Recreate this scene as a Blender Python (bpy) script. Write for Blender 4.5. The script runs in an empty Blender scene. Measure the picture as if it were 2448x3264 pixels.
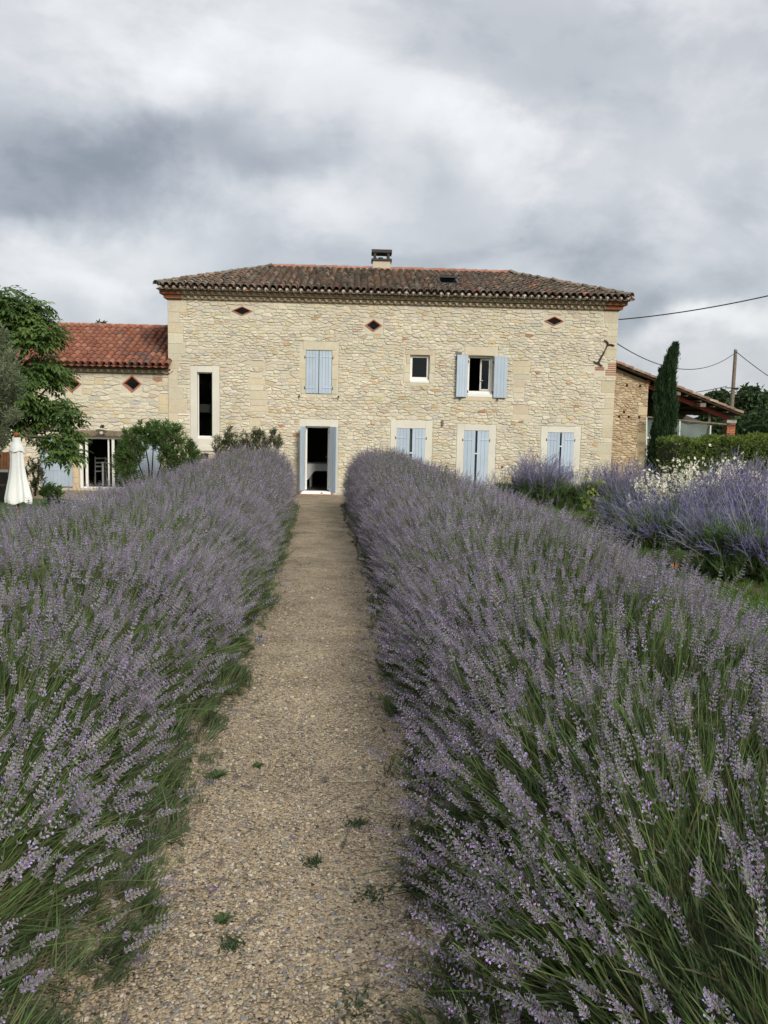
import bpy, math, random
import numpy as np
from mathutils import Vector, Matrix, Euler

scene = bpy.context.scene
RNG = random.Random(7)

# ------------------------------------------------------------------ camera
FPX, CX, CY = 2770.0, 1224.0, 1632.0
PITCH, YAW, ROLL = math.atan(.1177), math.atan(.035), .0215
EYE = Vector((0, 0, 1.55))
cam_rot = (Matrix.Rotation(-YAW, 3, 'Z') @ Matrix.Rotation(math.pi / 2 - PITCH, 3, 'X') @ Matrix.Rotation(ROLL, 3, 'Z'))
cam_data = bpy.data.cameras.new('camera')
cam_data.sensor_fit = 'VERTICAL'
cam_data.sensor_height = 24
cam_data.lens = FPX / 3264 * 24
cam_data.clip_start = .05
cam_data.clip_end = 2000
cam = bpy.data.objects.new('camera', cam_data)
cam.matrix_world = Matrix.Translation(EYE) @ cam_rot.to_4x4()
scene.collection.objects.link(cam)
scene.camera = cam

def ray(x, y):
    return cam_rot @ Vector(((x - CX) / FPX, -(y - CY) / FPX, -1))

def P(x, y, Y):
    """photo point (2448 x 3264 frame) on the plane at distance Y"""
    d = ray(x, y)
    return EYE + d * (Y / d.y)

# ------------------------------------------------------------------ sky, sun, exposure
SUN_EL, SUN_AZ = math.radians(31), math.radians(154)      # azimuth clockwise from +Y: behind the camera, to the right
world = bpy.data.worlds.new('World')
scene.world = world
world.use_nodes = True
nt = world.node_tree
nt.nodes.clear()
N, L = nt.nodes, nt.links

def wn(t, **k):
    n = N.new(t)
    for a, b in k.items():
        setattr(n, a, b)
    return n

def wmath(op, a, b=None, c=None):
    n = wn('ShaderNodeMath', operation=op)
    for i, v in enumerate((a, b, c)):
        if v is None:
            continue
        if isinstance(v, (int, float)):
            n.inputs[i].default_value = v
        else:
            L.new(v, n.inputs[i])
    return n.outputs[0]

out = wn('ShaderNodeOutputWorld')
bg = wn('ShaderNodeBackground')
bg.inputs['Strength'].default_value = .1
L.new(bg.outputs[0], out.inputs[0])
sky = wn('ShaderNodeTexSky', sky_type='NISHITA', sun_disc=False)
sky.sun_elevation = SUN_EL
sky.sun_rotation = SUN_AZ
tc = wn('ShaderNodeTexCoord')
sep = wn('ShaderNodeSeparateXYZ')
L.new(tc.outputs['Generated'], sep.inputs[0])
az = wmath('ARCTAN2', sep.outputs[0], sep.outputs[1])
el = wmath('ARCSINE', sep.outputs[2])
# clouds: soft masses on the dome, edges broken by noise
nz = wn('ShaderNodeTexNoise')
nz.inputs['Scale'].default_value = 5.0
nz.inputs['Detail'].default_value = 6
nz.inputs['Roughness'].default_value = .55
L.new(tc.outputs['Generated'], nz.inputs['Vector'])
nsep = wn('ShaderNodeSeparateColor')
L.new(nz.outputs['Color'], nsep.inputs[0])
azw = wmath('MULTIPLY_ADD', wmath('SUBTRACT', nsep.outputs[0], .5), .26, az)
elw = wmath('MULTIPLY_ADD', wmath('SUBTRACT', nsep.outputs[1], .5), .17, el)
CLOUDS = [(330, 120, 210, 95, .11), (60, 60, 150, 120, .02), (720, 90, 190, 100, .13), (400, 200, 90, 60, .10),
          (200, 345, 330, 80, -.19), (560, 335, 180, 70, -.14), (640, 450, 170, 40, .13), (40, 430, 150, 40, -.08),
          (300, 560, 170, 60, .22), (20, 520, 150, 50, .08), (980, 285, 150, 65, .18), (1450, 340, 260, 110, .13),
          (1250, 150, 350, 100, -.07), (930, 380, 60, 60, -.08), (1180, 505, 280, 60, -.13), (1500, 640, 260, 40, -.13),
          (1560, 715, 220, 28, .20), (880, 520, 200, 50, .06), (120, 650, 250, 50, -.06)]
acc = None
for (x, y, sx, sy, a) in CLOUDS:
    d = ray(x * 1.4756, y * 1.4756).normalized()
    u0, v0 = math.atan2(d.x, d.y), math.asin(d.z)
    du = wmath('MULTIPLY', wmath('SUBTRACT', azw, u0), 1877 / sx)
    dv = wmath('MULTIPLY', wmath('SUBTRACT', elw, v0), 1877 / sy)
    r2 = wmath('MULTIPLY_ADD', du, du, wmath('MULTIPLY', dv, dv))
    g = wmath('MULTIPLY', wmath('EXPONENT', wmath('MULTIPLY', r2, -.8)), a * 1.08)
    acc = g if acc is None else wmath('ADD', acc, g)
# broken cloud texture everywhere, seen in perspective on a flat cloud deck
mpv = wn('ShaderNodeMapping')
mpv.inputs['Scale'].default_value = (1, 1, 1.75)
L.new(tc.outputs['Generated'], mpv.inputs[0])
def cloud_noise(scale, detail, rough, dist):
    n = wn('ShaderNodeTexNoise')
    n.inputs['Scale'].default_value = scale
    n.inputs['Detail'].default_value = detail
    n.inputs['Roughness'].default_value = rough
    n.inputs['Distortion'].default_value = dist
    L.new(mpv.outputs[0], n.inputs['Vector'])
    return n.outputs[0]
def sstep(v, lo, hi):
    m = wn('ShaderNodeMapRange', interpolation_type='SMOOTHSTEP')
    m.inputs['From Min'].default_value = lo
    m.inputs['From Max'].default_value = hi
    L.new(v, m.inputs[0])
    return m.outputs[0]
# heaps of cloud: each has one crisp lumpy edge and a soft grey belly
c1 = cloud_noise(3.1, 10, .56, .25)
c2 = cloud_noise(7.0, 9, .58, .2)
puff1 = wmath('MULTIPLY', wmath('SUBTRACT', sstep(c1, .43, .57), wmath('MULTIPLY', sstep(c1, .52, .78), .9)), .13)
puff2 = wmath('MULTIPLY', wmath('SUBTRACT', sstep(c2, .45, .58), .5), .055)
fb = wmath('ADD', wmath('ADD', puff1, puff2), wmath('MULTIPLY', wmath('SUBTRACT', c1, .5), .22))
fb = wmath('SUBTRACT', fb, .045)
# overcast sky: three times brighter at the zenith than at the horizon
grad = wmath('MULTIPLY_ADD', wmath('MAXIMUM', sep.outputs[2], 0),   .40, .52)
val = wmath('ADD', wmath('ADD', grad, acc), fb)
val = wmath('MAXIMUM', val, .05)
ramp = wn('ShaderNodeValToRGB')
ramp.color_ramp.elements[0].position = .15
ramp.color_ramp.elements[0].color = (.80, .92, 1.10, 1)
ramp.color_ramp.elements[1].position = .75
ramp.color_ramp.elements[1].color = (.985, 1.0, 1.03, 1)
L.new(val, ramp.inputs[0])
vm = wn('ShaderNodeVectorMath', operation='SCALE')
L.new(ramp.outputs[0], vm.inputs[0])
SKY_GAIN = 4.95
L.new(wmath('MULTIPLY', val, SKY_GAIN), vm.inputs[3])
mx = wn('ShaderNodeMix', data_type='RGBA')
mx.inputs['Factor'].default_value = .95
L.new(sky.outputs[0], mx.inputs[6])
L.new(vm.outputs[0], mx.inputs[7])
L.new(mx.outputs[2], bg.inputs['Color'])

sun_data = bpy.data.lights.new('sun', 'SUN')
sun_data.energy = 1.5
sun_data.angle = math.radians(18)
sun_data.color = (1, .94, .84)
sun = bpy.data.objects.new('sun', sun_data)
sd = Vector((math.sin(SUN_AZ) * math.cos(SUN_EL), math.cos(SUN_AZ) * math.cos(SUN_EL), math.sin(SUN_EL)))
sun.rotation_euler = sd.to_track_quat('Z', 'Y').to_euler()
sun.location = (20, -40, 60)
scene.collection.objects.link(sun)

scene.view_settings.view_transform = 'Standard'
scene.view_settings.look = 'None'
scene.view_settings.exposure = 1.05
scene.view_settings.gamma = 1
scene.view_settings.use_curve_mapping = False
scene.cycles.max_bounces = 6
scene.cycles.transparent_max_bounces = 12

# ------------------------------------------------------------------ helpers
COL = scene.collection
WLOC = {}

def tag(o, label=None, cat=None, group=None, kind=None):
    if label: o['label'] = label
    if cat: o['category'] = cat
    if group: o['group'] = group
    if kind: o['kind'] = kind
    return o

def thing(name, loc, label, cat, group=None):
    o = bpy.data.objects.new(name, None)
    o.empty_display_size = .2
    o.location = loc
    COL.objects.link(o)
    WLOC[o.name] = Vector(loc)
    return tag(o, label, cat, group)

def link(o, world_loc, parent=None):
    COL.objects.link(o)
    WLOC[o.name] = Vector(world_loc)
    if parent is not None:
        o.parent = parent
        o.location = Vector(world_loc) - WLOC[parent.name]
    else:
        o.location = world_loc
    return o

def mesh_from(name, V, F, C=None, smooth=False, mat=None):
    m = bpy.data.meshes.new(name)
    m.from_pydata([tuple(v) for v in V], [], F)
    a = m.attributes.new('col', 'FLOAT_COLOR', 'FACE')
    if C is None:
        C = [(1, 1, 1)] * len(F)
    arr = np.ones((len(F), 4), dtype=np.float32)
    arr[:, :3] = np.array(C, dtype=np.float32).reshape(-1, 3)
    a.data.foreach_set('color', arr.ravel())
    if smooth:
        m.polygons.foreach_set('use_smooth', [True] * len(F))
    if mat:
        m.materials.append(mat)
    m.update()
    return m

class MB:
    """collects faces; build() links them as one mesh object"""
    def __init__(s):
        s.v, s.f, s.c = [], [], []
    def add(s, V, F, c=(1, 1, 1)):
        o = len(s.v)
        s.v.extend(V)
        s.f.extend([tuple(i + o for i in f) for f in F])
        if len(F) and isinstance(c, list):
            s.c.extend(c)
        else:
            s.c.extend([c] * len(F))
        return s
    def box(s, x0, x1, y0, y1, z0, z1, c=(1, 1, 1), M=None):
        V = [Vector(p) for p in ((x0, y0, z0), (x1, y0, z0), (x1, y1, z0), (x0, y1, z0), (x0, y0, z1), (x1, y0, z1), (x1, y1, z1), (x0, y1, z1))]
        if M is not None:
            V = [M @ p for p in V]
        return s.add(V, [(0, 3, 2, 1), (4, 5, 6, 7), (0, 1, 5, 4), (1, 2, 6, 5), (2, 3, 7, 6), (3, 0, 4, 7)], c)
    def bbox(s, x0, x1, y0, y1, z0, z1, b=.006, c=(1, 1, 1), M=None):
        """box with bevelled front (-Y) edges"""
        V = [(x0, y1, z0), (x1, y1, z0), (x1, y1, z1), (x0, y1, z1),
             (x0, y0 + b, z0), (x1, y0 + b, z0), (x1, y0 + b, z1), (x0, y0 + b, z1),
             (x0 + b, y0, z0 + b), (x1 - b, y0, z0 + b), (x1 - b, y0, z1 - b), (x0 + b, y0, z1 - b)]
        V = [Vector(p) for p in V]
        if M is not None:
            V = [M @ p for p in V]
        F = [(0, 3, 2, 1), (8, 9, 10, 11)]
        for i in range(4):
            j = (i + 1) % 4
            F += [(i, j, 4 + j, 4 + i), (4 + i, 4 + j, 8 + j, 8 + i)]
        return s.add(V, F, c)
    def tube(s, pts, radii, n=6, c=(1, 1, 1), cap=True):
        pts = [Vector(p) for p in pts]
        if isinstance(radii, (int, float)):
            radii = [radii] * len(pts)
        V, F = [], []
        for i, p in enumerate(pts):
            t = (pts[min(i + 1, len(pts) - 1)] - pts[max(i - 1, 0)]).normalized()
            a = t.cross(Vector((0, 0, 1)) if abs(t.z) < .9 else Vector((1, 0, 0))).normalized()
            b = t.cross(a)
            for k in range(n):
                w = 2 * math.pi * k / n
                V.append(p + (a * math.cos(w) + b * math.sin(w)) * radii[i])
        for i in range(len(pts) - 1):
            for k in range(n):
                q = (k + 1) % n
                F.append((i * n + k, i * n + q, (i + 1) * n + q, (i + 1) * n + k))
        if cap:
            F.append(tuple(range(n - 1, -1, -1)))
            F.append(tuple((len(pts) - 1) * n + k for k in range(n)))
        return s.add(V, F, c)
    def leaf(s, p, d, length, width, c, nrm=None, fold=.25):
        d = Vector(d).normalized()
        if nrm is None:
            nrm = Vector((RNG.gauss(0, 1), RNG.gauss(0, 1), RNG.gauss(0, 1) + .8))
        side = d.cross(nrm)
        if side.length < 1e-4:
            side = d.cross(Vector((.3, 1, .2)))
        side.normalize()
        up = side.cross(d)
        p = Vector(p)
        m = p + d * length * .45
        return s.add([p, m + side * width * .5 + up * width * fold, p + d * length - up * length * .08, m - side * width * .5 + up * width * fold], [(0, 1, 2), (0, 2, 3)], c)
    def build(s, name, mat, parent=None, smooth=False, origin=None):
        if not s.v:
            return None
        V = np.array([tuple(v) for v in s.v], dtype=np.float64)
        c = Vector(origin) if origin is not None else Vector((V.min(0) + V.max(0)) / 2)
        m = mesh_from(name, V - np.array(c), s.f, s.c, smooth, mat)
        return link(bpy.data.objects.new(name, m), c, parent)

def inst(name, mesh, loc, rot=(0, 0, 0), scale=(1, 1, 1), parent=None, color=None):
    """one more object on shared mesh data"""
    o = bpy.data.objects.new(name, mesh)
    link(o, loc, parent)
    o.rotation_euler = rot
    o.scale = scale
    if color is not None:
        o.color = (*color, 1)
    return o

SRC = bpy.data.collections.new('sources')           # never linked to the scene: only scattered as stuff

def source(mb_list, base, mat, smooth=False):
    col = bpy.data.collections.new(base)
    meshes = []
    for i, b in enumerate(mb_list):
        m = mesh_from('%s_%03d' % (base, i), b.v, b.f, b.c, smooth, mat)
        o = bpy.data.objects.new('%s_%03d' % (base, i), m)
        col.objects.link(o)
        meshes.append(m)
    return col, meshes

def scatter(name, pos, rot, scl, idx, col, parent=None, kind='stuff', origin=(0, 0, 0)):
    n = len(pos)
    m = bpy.data.meshes.new(name)
    m.vertices.add(n)
    p = np.array(pos, dtype=np.float32).reshape(-1, 3) - np.array(origin, dtype=np.float32)
    m.vertices.foreach_set('co', p.ravel())
    a = m.attributes.new('rot', 'FLOAT_VECTOR', 'POINT'); a.data.foreach_set('vector', np.array(rot, dtype=np.float32).ravel())
    sc_ = np.array(scl, dtype=np.float32)
    if sc_.ndim == 1:
        sc_ = np.repeat(sc_[:, None], 3, 1)
    a = m.attributes.new('scl', 'FLOAT_VECTOR', 'POINT'); a.data.foreach_set('vector', sc_.ravel())
    a = m.attributes.new('idx', 'INT', 'POINT'); a.data.foreach_set('value', np.array(idx, dtype=np.int32))
    o = bpy.data.objects.new(name, m)
    link(o, origin, parent)
    g = bpy.data.node_groups.new('scatter', 'GeometryNodeTree')
    g.interface.new_socket('Geometry', in_out='INPUT', socket_type='NodeSocketGeometry')
    g.interface.new_socket('Geometry', in_out='OUTPUT', socket_type='NodeSocketGeometry')
    gi, go = g.nodes.new('NodeGroupInput'), g.nodes.new('NodeGroupOutput')
    ci = g.nodes.new('GeometryNodeCollectionInfo')
    ci.inputs['Collection'].default_value = col
    ci.inputs['Separate Children'].default_value = True
    ci.inputs['Reset Children'].default_value = True
    ip = g.nodes.new('GeometryNodeInstanceOnPoints')
    ip.inputs['Pick Instance'].default_value = True
    def attr(nm, t):
        k = g.nodes.new('GeometryNodeInputNamedAttribute')
        k.data_type = t
        k.inputs['Name'].default_value = nm
        return k.outputs['Attribute']
    e2r = g.nodes.new('FunctionNodeEulerToRotation')
    g.links.new(attr('rot', 'FLOAT_VECTOR'), e2r.inputs[0])
    g.links.new(gi.outputs[0], ip.inputs['Points'])
    g.links.new(ci.outputs[0], ip.inputs['Instance'])
    g.links.new(attr('idx', 'INT'), ip.inputs['Instance Index'])
    g.links.new(e2r.outputs[0], ip.inputs['Rotation'])
    g.links.new(attr('scl', 'FLOAT_VECTOR'), ip.inputs['Scale'])
    g.links.new(ip.outputs[0], go.inputs[0])
    md = o.modifiers.new('scatter', 'NODES')
    md.node_group = g
    return tag(o, kind=kind)

# ------------------------------------------------------------------ materials
def mat(name, col=(.5, .5, .5), rough=.85, noise=None, noise2=None, bump=None, rand=0, spec=.3, trans=0, metal=0, attr=True):
    m = bpy.data.materials.new(name)
    m.use_nodes = True
    t = m.node_tree
    b = t.nodes['Principled BSDF']
    b.inputs['Roughness'].default_value = rough
    b.inputs['Specular IOR Level'].default_value = spec
    b.inputs['Metallic'].default_value = metal
    rgb = t.nodes.new('ShaderNodeRGB')
    rgb.outputs[0].default_value = (*col, 1)
    c = rgb.outputs[0]
    def mul(a, bb):
        k = t.nodes.new('ShaderNodeMix')
        k.data_type = 'RGBA'
        k.blend_type = 'MULTIPLY'
        k.inputs['Factor'].default_value = 1
        t.links.new(a, k.inputs[6])
        t.links.new(bb, k.inputs[7])
        return k.outputs[2]
    oi = t.nodes.new('ShaderNodeObjectInfo')
    if attr:
        at = t.nodes.new('ShaderNodeAttribute')
        at.attribute_name = 'col'
        c = mul(c, at.outputs['Color'])
        c = mul(c, oi.outputs['Color'])
    geo = t.nodes.new('ShaderNodeNewGeometry')
    def noisecol(scale, amt, detail=5, stretch=None):
        vec = geo.outputs['Position']
        if stretch:
            mp = t.nodes.new('ShaderNodeMapping')
            mp.inputs['Scale'].default_value = stretch
            t.links.new(vec, mp.inputs[0])
            vec = mp.outputs[0]
        n = t.nodes.new('ShaderNodeTexNoise')
        n.inputs['Scale'].default_value = scale
        n.inputs['Detail'].default_value = detail
        t.links.new(vec, n.inputs['Vector'])
        mr = t.nodes.new('ShaderNodeMapRange')
        mr.inputs['From Min'].default_value = .3
        mr.inputs['From Max'].default_value = .7
        mr.inputs['To Min'].default_value = 1 - amt
        mr.inputs['To Max'].default_value = 1 + amt
        t.links.new(n.outputs[0], mr.inputs[0])
        return mr.outputs[0]
    if noise: c = mul(c, noisecol(*noise))
    if noise2: c = mul(c, noisecol(*noise2))
    if rand:
        mr = t.nodes.new('ShaderNodeMapRange')
        mr.inputs['To Min'].default_value = 1 - rand
        mr.inputs['To Max'].default_value = 1 + rand
        t.links.new(oi.outputs['Random'], mr.inputs[0])
        c = mul(c, mr.outputs[0])
    t.links.new(c, b.inputs['Base Color'])
    if bump:
        n = t.nodes.new('ShaderNodeTexNoise')
        n.inputs['Scale'].default_value = bump[0]
        n.inputs['Detail'].default_value = 6
        t.links.new(geo.outputs['Position'], n.inputs['Vector'])
        bp = t.nodes.new('ShaderNodeBump')
        bp.inputs['Strength'].default_value = bump[1]
        bp.inputs['Distance'].default_value = bump[2] if len(bump) > 2 else .01
        t.links.new(n.outputs[0], bp.inputs['Height'])
        t.links.new(bp.outputs[0], b.inputs['Normal'])
    if trans:
        tr = t.nodes.new('ShaderNodeBsdfTranslucent')
        t.links.new(c, tr.inputs['Color'])
        ms = t.nodes.new('ShaderNodeMixShader')
        ms.inputs[0].default_value = trans
        t.links.new(b.outputs[0], ms.inputs[1])
        t.links.new(tr.outputs[0], ms.inputs[2])
        t.links.new(ms.outputs[0], t.nodes['Material Output'].inputs[0])
    return m

def glass_mat():
    m = bpy.data.materials.new('window_glass')
    m.use_nodes = True
    t = m.node_tree
    t.nodes.remove(t.nodes['Principled BSDF'])
    tr = t.nodes.new('ShaderNodeBsdfTransparent')
    tr.inputs[0].default_value = (.75, .8, .8, 1)
    gl = t.nodes.new('ShaderNodeBsdfGlossy')
    gl.inputs['Roughness'].default_value = .03
    fr = t.nodes.new('ShaderNodeFresnel')
    fr.inputs[0].default_value = 1.4
    ms = t.nodes.new('ShaderNodeMixShader')
    t.links.new(fr.outputs[0], ms.inputs[0])
    t.links.new(tr.outputs[0], ms.inputs[1])
    t.links.new(gl.outputs[0], ms.inputs[2])
    t.links.new(ms.outputs[0], t.nodes['Material Output'].inputs[0])
    return m

def net_mat():
    m = bpy.data.materials.new('shade_net')
    m.use_nodes = True
    t = m.node_tree
    b = t.nodes['Principled BSDF']
    b.inputs['Base Color'].default_value = (.18, .25, .23, 1)
    b.inputs['Roughness'].default_value = .7
    tr = t.nodes.new('ShaderNodeBsdfTransparent')
    ms = t.nodes.new('ShaderNodeMixShader')
    ms.inputs[0].default_value = .55
    t.links.new(tr.outputs[0], ms.inputs[1])
    t.links.new(b.outputs[0], ms.inputs[2])
    t.links.new(ms.outputs[0], t.nodes['Material Output'].inputs[0])
    return m

M = {}
M['mortar'] = mat('lime_mortar', (.59, .54, .425), .95, noise=(.7, .07), noise2=(22, .08), bump=(35, .5, .012))
M['stone'] = mat('limestone', (1, 1, 1), .92, noise=(.8, .08), noise2=(30, .13), bump=(48, .55, .008))
M['dressed'] = mat('dressed_stone', (1, 1, 1), .9, noise=(5, .07), noise2=(45, .05), bump=(60, .25, .004))
M['render'] = mat('smooth_render', (.65, .625, .54), .9, noise=(1.6, .06), noise2=(28, .035), bump=(70, .15, .003))
M['tile'] = mat('clay_tile', (1, 1, 1), .9, noise=(14, .22), noise2=(70, .18), bump=(55, .4, .006))
M['brick'] = mat('red_brick', (1, 1, 1), .9, noise=(20, .15), bump=(60, .4, .004))
M['shutter'] = mat('pale_blue_paint', (.44, .52, .605), .6, noise=(3, .04), noise2=(30, .03), bump=(80, .08, .002))
M['white'] = mat('white_paint', (.78, .77, .72), .5, noise=(6, .03))
M['iron'] = mat('dark_iron', (.045, .035, .03), .7, noise=(30, .25))
M['inside'] = mat('indoor_shade_wall', (.10, .085, .07), .95)  # wall colour darkened to stand for the shade indoors
M['glass'] = glass_mat()
M['net'] = net_mat()
M['timber'] = mat('weathered_timber', (.20, .165, .125), .9, noise=(9, .25), noise2=(50, .2), bump=(40, .4, .006))
M['redwood'] = mat('red_painted_beam', (.27, .055, .04), .7, noise=(5, .15))
M['concrete'] = mat('concrete', (.40, .38, .33), .9, noise=(8, .12), bump=(50, .3, .004))
M['cloth'] = mat('white_cloth', (.86, .86, .84), .9, bump=(9, .15, .02))
M['cable'] = mat('black_cable', (.03, .03, .035), .6)
M['leaf'] = mat('leaf', (1, 1, 1), .55, rand=.0, spec=.35, trans=.34)
M['flower'] = mat('lavender_flower', (1, 1, 1), .8, rand=.24, noise=(1.1, .10), spec=.15, trans=.12)
M['foliage'] = mat('lavender_foliage', (1, 1, 1), .75, rand=.25, spec=.2, trans=.15)
M['mound'] = mat('lavender_core_shade', (.030, .040, .018), .95, noise=(14, .5), bump=(22, 1, .05))  # dark colour stands for the shaded inside of the lavender rows
M['bark'] = mat('bark', (.10, .08, .06), .95, noise=(14, .3), bump=(25, .8, .02))
M['soil'] = mat('soil', (.09, .065, .04), .95, noise=(9, .3), noise2=(60, .3), bump=(30, .8, .02))
M['lawn'] = mat('short_lawn', (.075, .125, .03), .9, noise=(1.2, .2), noise2=(40, .3), bump=(70, .8, .02))
M['field'] = mat('field', (.09, .11, .045), .95, noise=(.12, .2), noise2=(4, .25))
M['pebble'] = mat('pebble', (1, 1, 1), .85, noise2=(150, .08), spec=.3)
M['chimney'] = mat('chimney_render', (.55, .475, .36), .9, noise=(4, .06), bump=(60, .2, .003))
M['slate'] = mat('dark_zinc', (.055, .06, .065), .5, noise=(20, .15))
M['paint_wood'] = mat('grey_painted_wood', (.5, .52, .5), .6)
M['board'] = mat('brown_board', (.19, .085, .04), .8, noise=(8, .2))

def gravel_mat():
    m = bpy.data.materials.new('gravel')
    m.use_nodes = True
    t = m.node_tree
    b = t.nodes['Principled BSDF']
    b.inputs['Roughness'].default_value = .9
    b.inputs['Specular IOR Level'].default_value = .2
    geo = t.nodes.new('ShaderNodeNewGeometry')
    vo = t.nodes.new('ShaderNodeTexVoronoi')
    vo.inputs['Scale'].default_value = 95
    t.links.new(geo.outputs['Position'], vo.inputs['Vector'])
    sp = t.nodes.new('ShaderNodeSeparateColor')
    t.links.new(vo.outputs['Color'], sp.inputs[0])
    rp = t.nodes.new('ShaderNodeValToRGB')
    rp.color_ramp.interpolation = 'LINEAR'
    for p, c in ((.0, (.06, .055, .05, 1)), (.14, (.17, .14, .10, 1)), (.5, (.32, .255, .17, 1)), (.85, (.42, .35, .245, 1))):
        e = rp.color_ramp.elements.new(p)
        e.color = c
    rp.color_ramp.elements.remove(rp.color_ramp.elements[0])
    rp.color_ramp.elements[-1].color = (.46, .39, .28, 1)
    t.links.new(sp.outputs[0], rp.inputs[0])
    n = t.nodes.new('ShaderNodeTexNoise')
    n.inputs['Scale'].default_value = 2.6
    n.inputs['Detail'].default_value = 7
    t.links.new(geo.outputs['Position'], n.inputs['Vector'])
    mr = t.nodes.new('ShaderNodeMapRange')
    mr.inputs['From Min'].default_value = .3
    mr.inputs['From Max'].default_value = .7
    mr.inputs['To Min'].default_value = .68
    mr.inputs['To Max'].default_value = 1.22
    t.links.new(n.outputs[0], mr.inputs[0])
    k = t.nodes.new('ShaderNodeMix')
    k.data_type = 'RGBA'
    k.blend_type = 'MULTIPLY'
    k.inputs['Factor'].default_value = 1
    t.links.new(rp.outputs[0], k.inputs[6])
    t.links.new(mr.outputs[0], k.inputs[7])
    t.links.new(k.outputs[2], b.inputs['Base Color'])
    bp = t.nodes.new('ShaderNodeBump')
    bp.invert = True
    bp.inputs['Strength'].default_value = .9
    bp.inputs['Distance'].default_value = .008
    t.links.new(vo.outputs['Distance'], bp.inputs['Height'])
    t.links.new(bp.outputs[0], b.inputs['Normal'])
    return m
M['gravel'] = gravel_mat()

# ------------------------------------------------------------------ ground
F = 26.5                     # plane of the house front
BASE = -1.08

def gz(y):
    return max(-.0408 * y, BASE) if y > 0 else -.0408 * y * .5

def lerp(tab, y):
    if y <= tab[0][0]: return tab[0][1]
    for (a, va), (b, vb) in zip(tab, tab[1:]):
        if y <= b:
            return va + (vb - va) * (y - a) / (b - a)
    return tab[-1][1]

def sheet(name, ys, x0f, x1f, dz, m, nx=2):
    b = MB()
    V, Fc = [], []
    for y in ys:
        x0, x1 = x0f(y), x1f(y)
        for i in range(nx + 1):
            V.append((x0 + (x1 - x0) * i / nx, y, gz(y) + dz))
    w = nx + 1
    for j in range(len(ys) - 1):
        for i in range(nx):
            Fc.append((j * w + i, j * w + i + 1, (j + 1) * w + i + 1, (j + 1) * w + i))
    b.add(V, Fc)
    return tag(b.build(name, m, smooth=True), kind='structure')

def frange(a, b, n):
    return [a + (b - a) * i / n for i in range(n + 1)]

sheet('ground', frange(-300, -5, 6) + frange(0, F, 12) + [F + .1, 40, 80, 200, 900], lambda y: -700, lambda y: 700, -.02, M['field'], 4)
sheet('lawn', frange(-3, F + .05, 20), lambda y: -12, lambda y: 14, -.006, M['lawn'], 8)
L_IN = [(0, -.66), (2.39, -.70), (3.76, -.74), (8.4, -.86), (20.5, -1.45), (24, -1.6)]
R_IN = [(0, .22), (2.38, .25), (3.78, .27), (8.47, .29), (20.8, -.20), (24, -.30)]
sheet('gravel_path', frange(-2, F + .02, 40), lambda y: lerp(L_IN, y) - .55 if y < 22.5 else -3.2, lambda y: lerp(R_IN, y) + .55 if y < 22.5 else 1.4, .004, M['gravel'], 4)
sheet('terrace', [22.6, F + .03], lambda y: -12, lambda y: -3.25, .002, M['gravel'], 2)
sheet('flower_bed', frange(8.6, 23, 10), lambda y: 4.35 + .12 * math.sin(y * 1.7), lambda y: 12, .004, M['soil'], 4)

# ------------------------------------------------------------------ rubble masonry
STONE_COLS = [((.58, .53, .41), 30), ((.62, .57, .455), 26), ((.56, .505, .385), 16), ((.54, .505, .42), 9), ((.59, .51, .36), 6),
              ((.54, .45, .30), 3), ((.52, .37, .20), .6), ((.45, .425, .37), 2.4), ((.52, .41, .31), 1.4), ((.40, .22, .14), .3)]
def stone_col(r, tab=STONE_COLS):
    t = r.random() * sum(w for _, w in tab)
    for c, w in tab:
        t -= w
        if t <= 0: break
    k = r.uniform(.93, 1.07)
    return tuple(min(x * k * r.uniform(.98, 1.02), .68) for x in c)

def clip_poly(poly, nx, nz, d):
    """keep the part with nx*x + nz*z <= d"""
    res = []
    for i in range(len(poly)):
        p, q = poly[i], poly[(i + 1) % len(poly)]
        a, b = nx * p[0] + nz * p[1] - d, nx * q[0] + nz * q[1] - d
        if a <= 0: res.append(p)
        if (a < 0 < b) or (b < 0 < a):
            t = a / (a - b)
            res.append((p[0] + (q[0] - p[0]) * t, p[1] + (q[1] - p[1]) * t))
    return res

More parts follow.
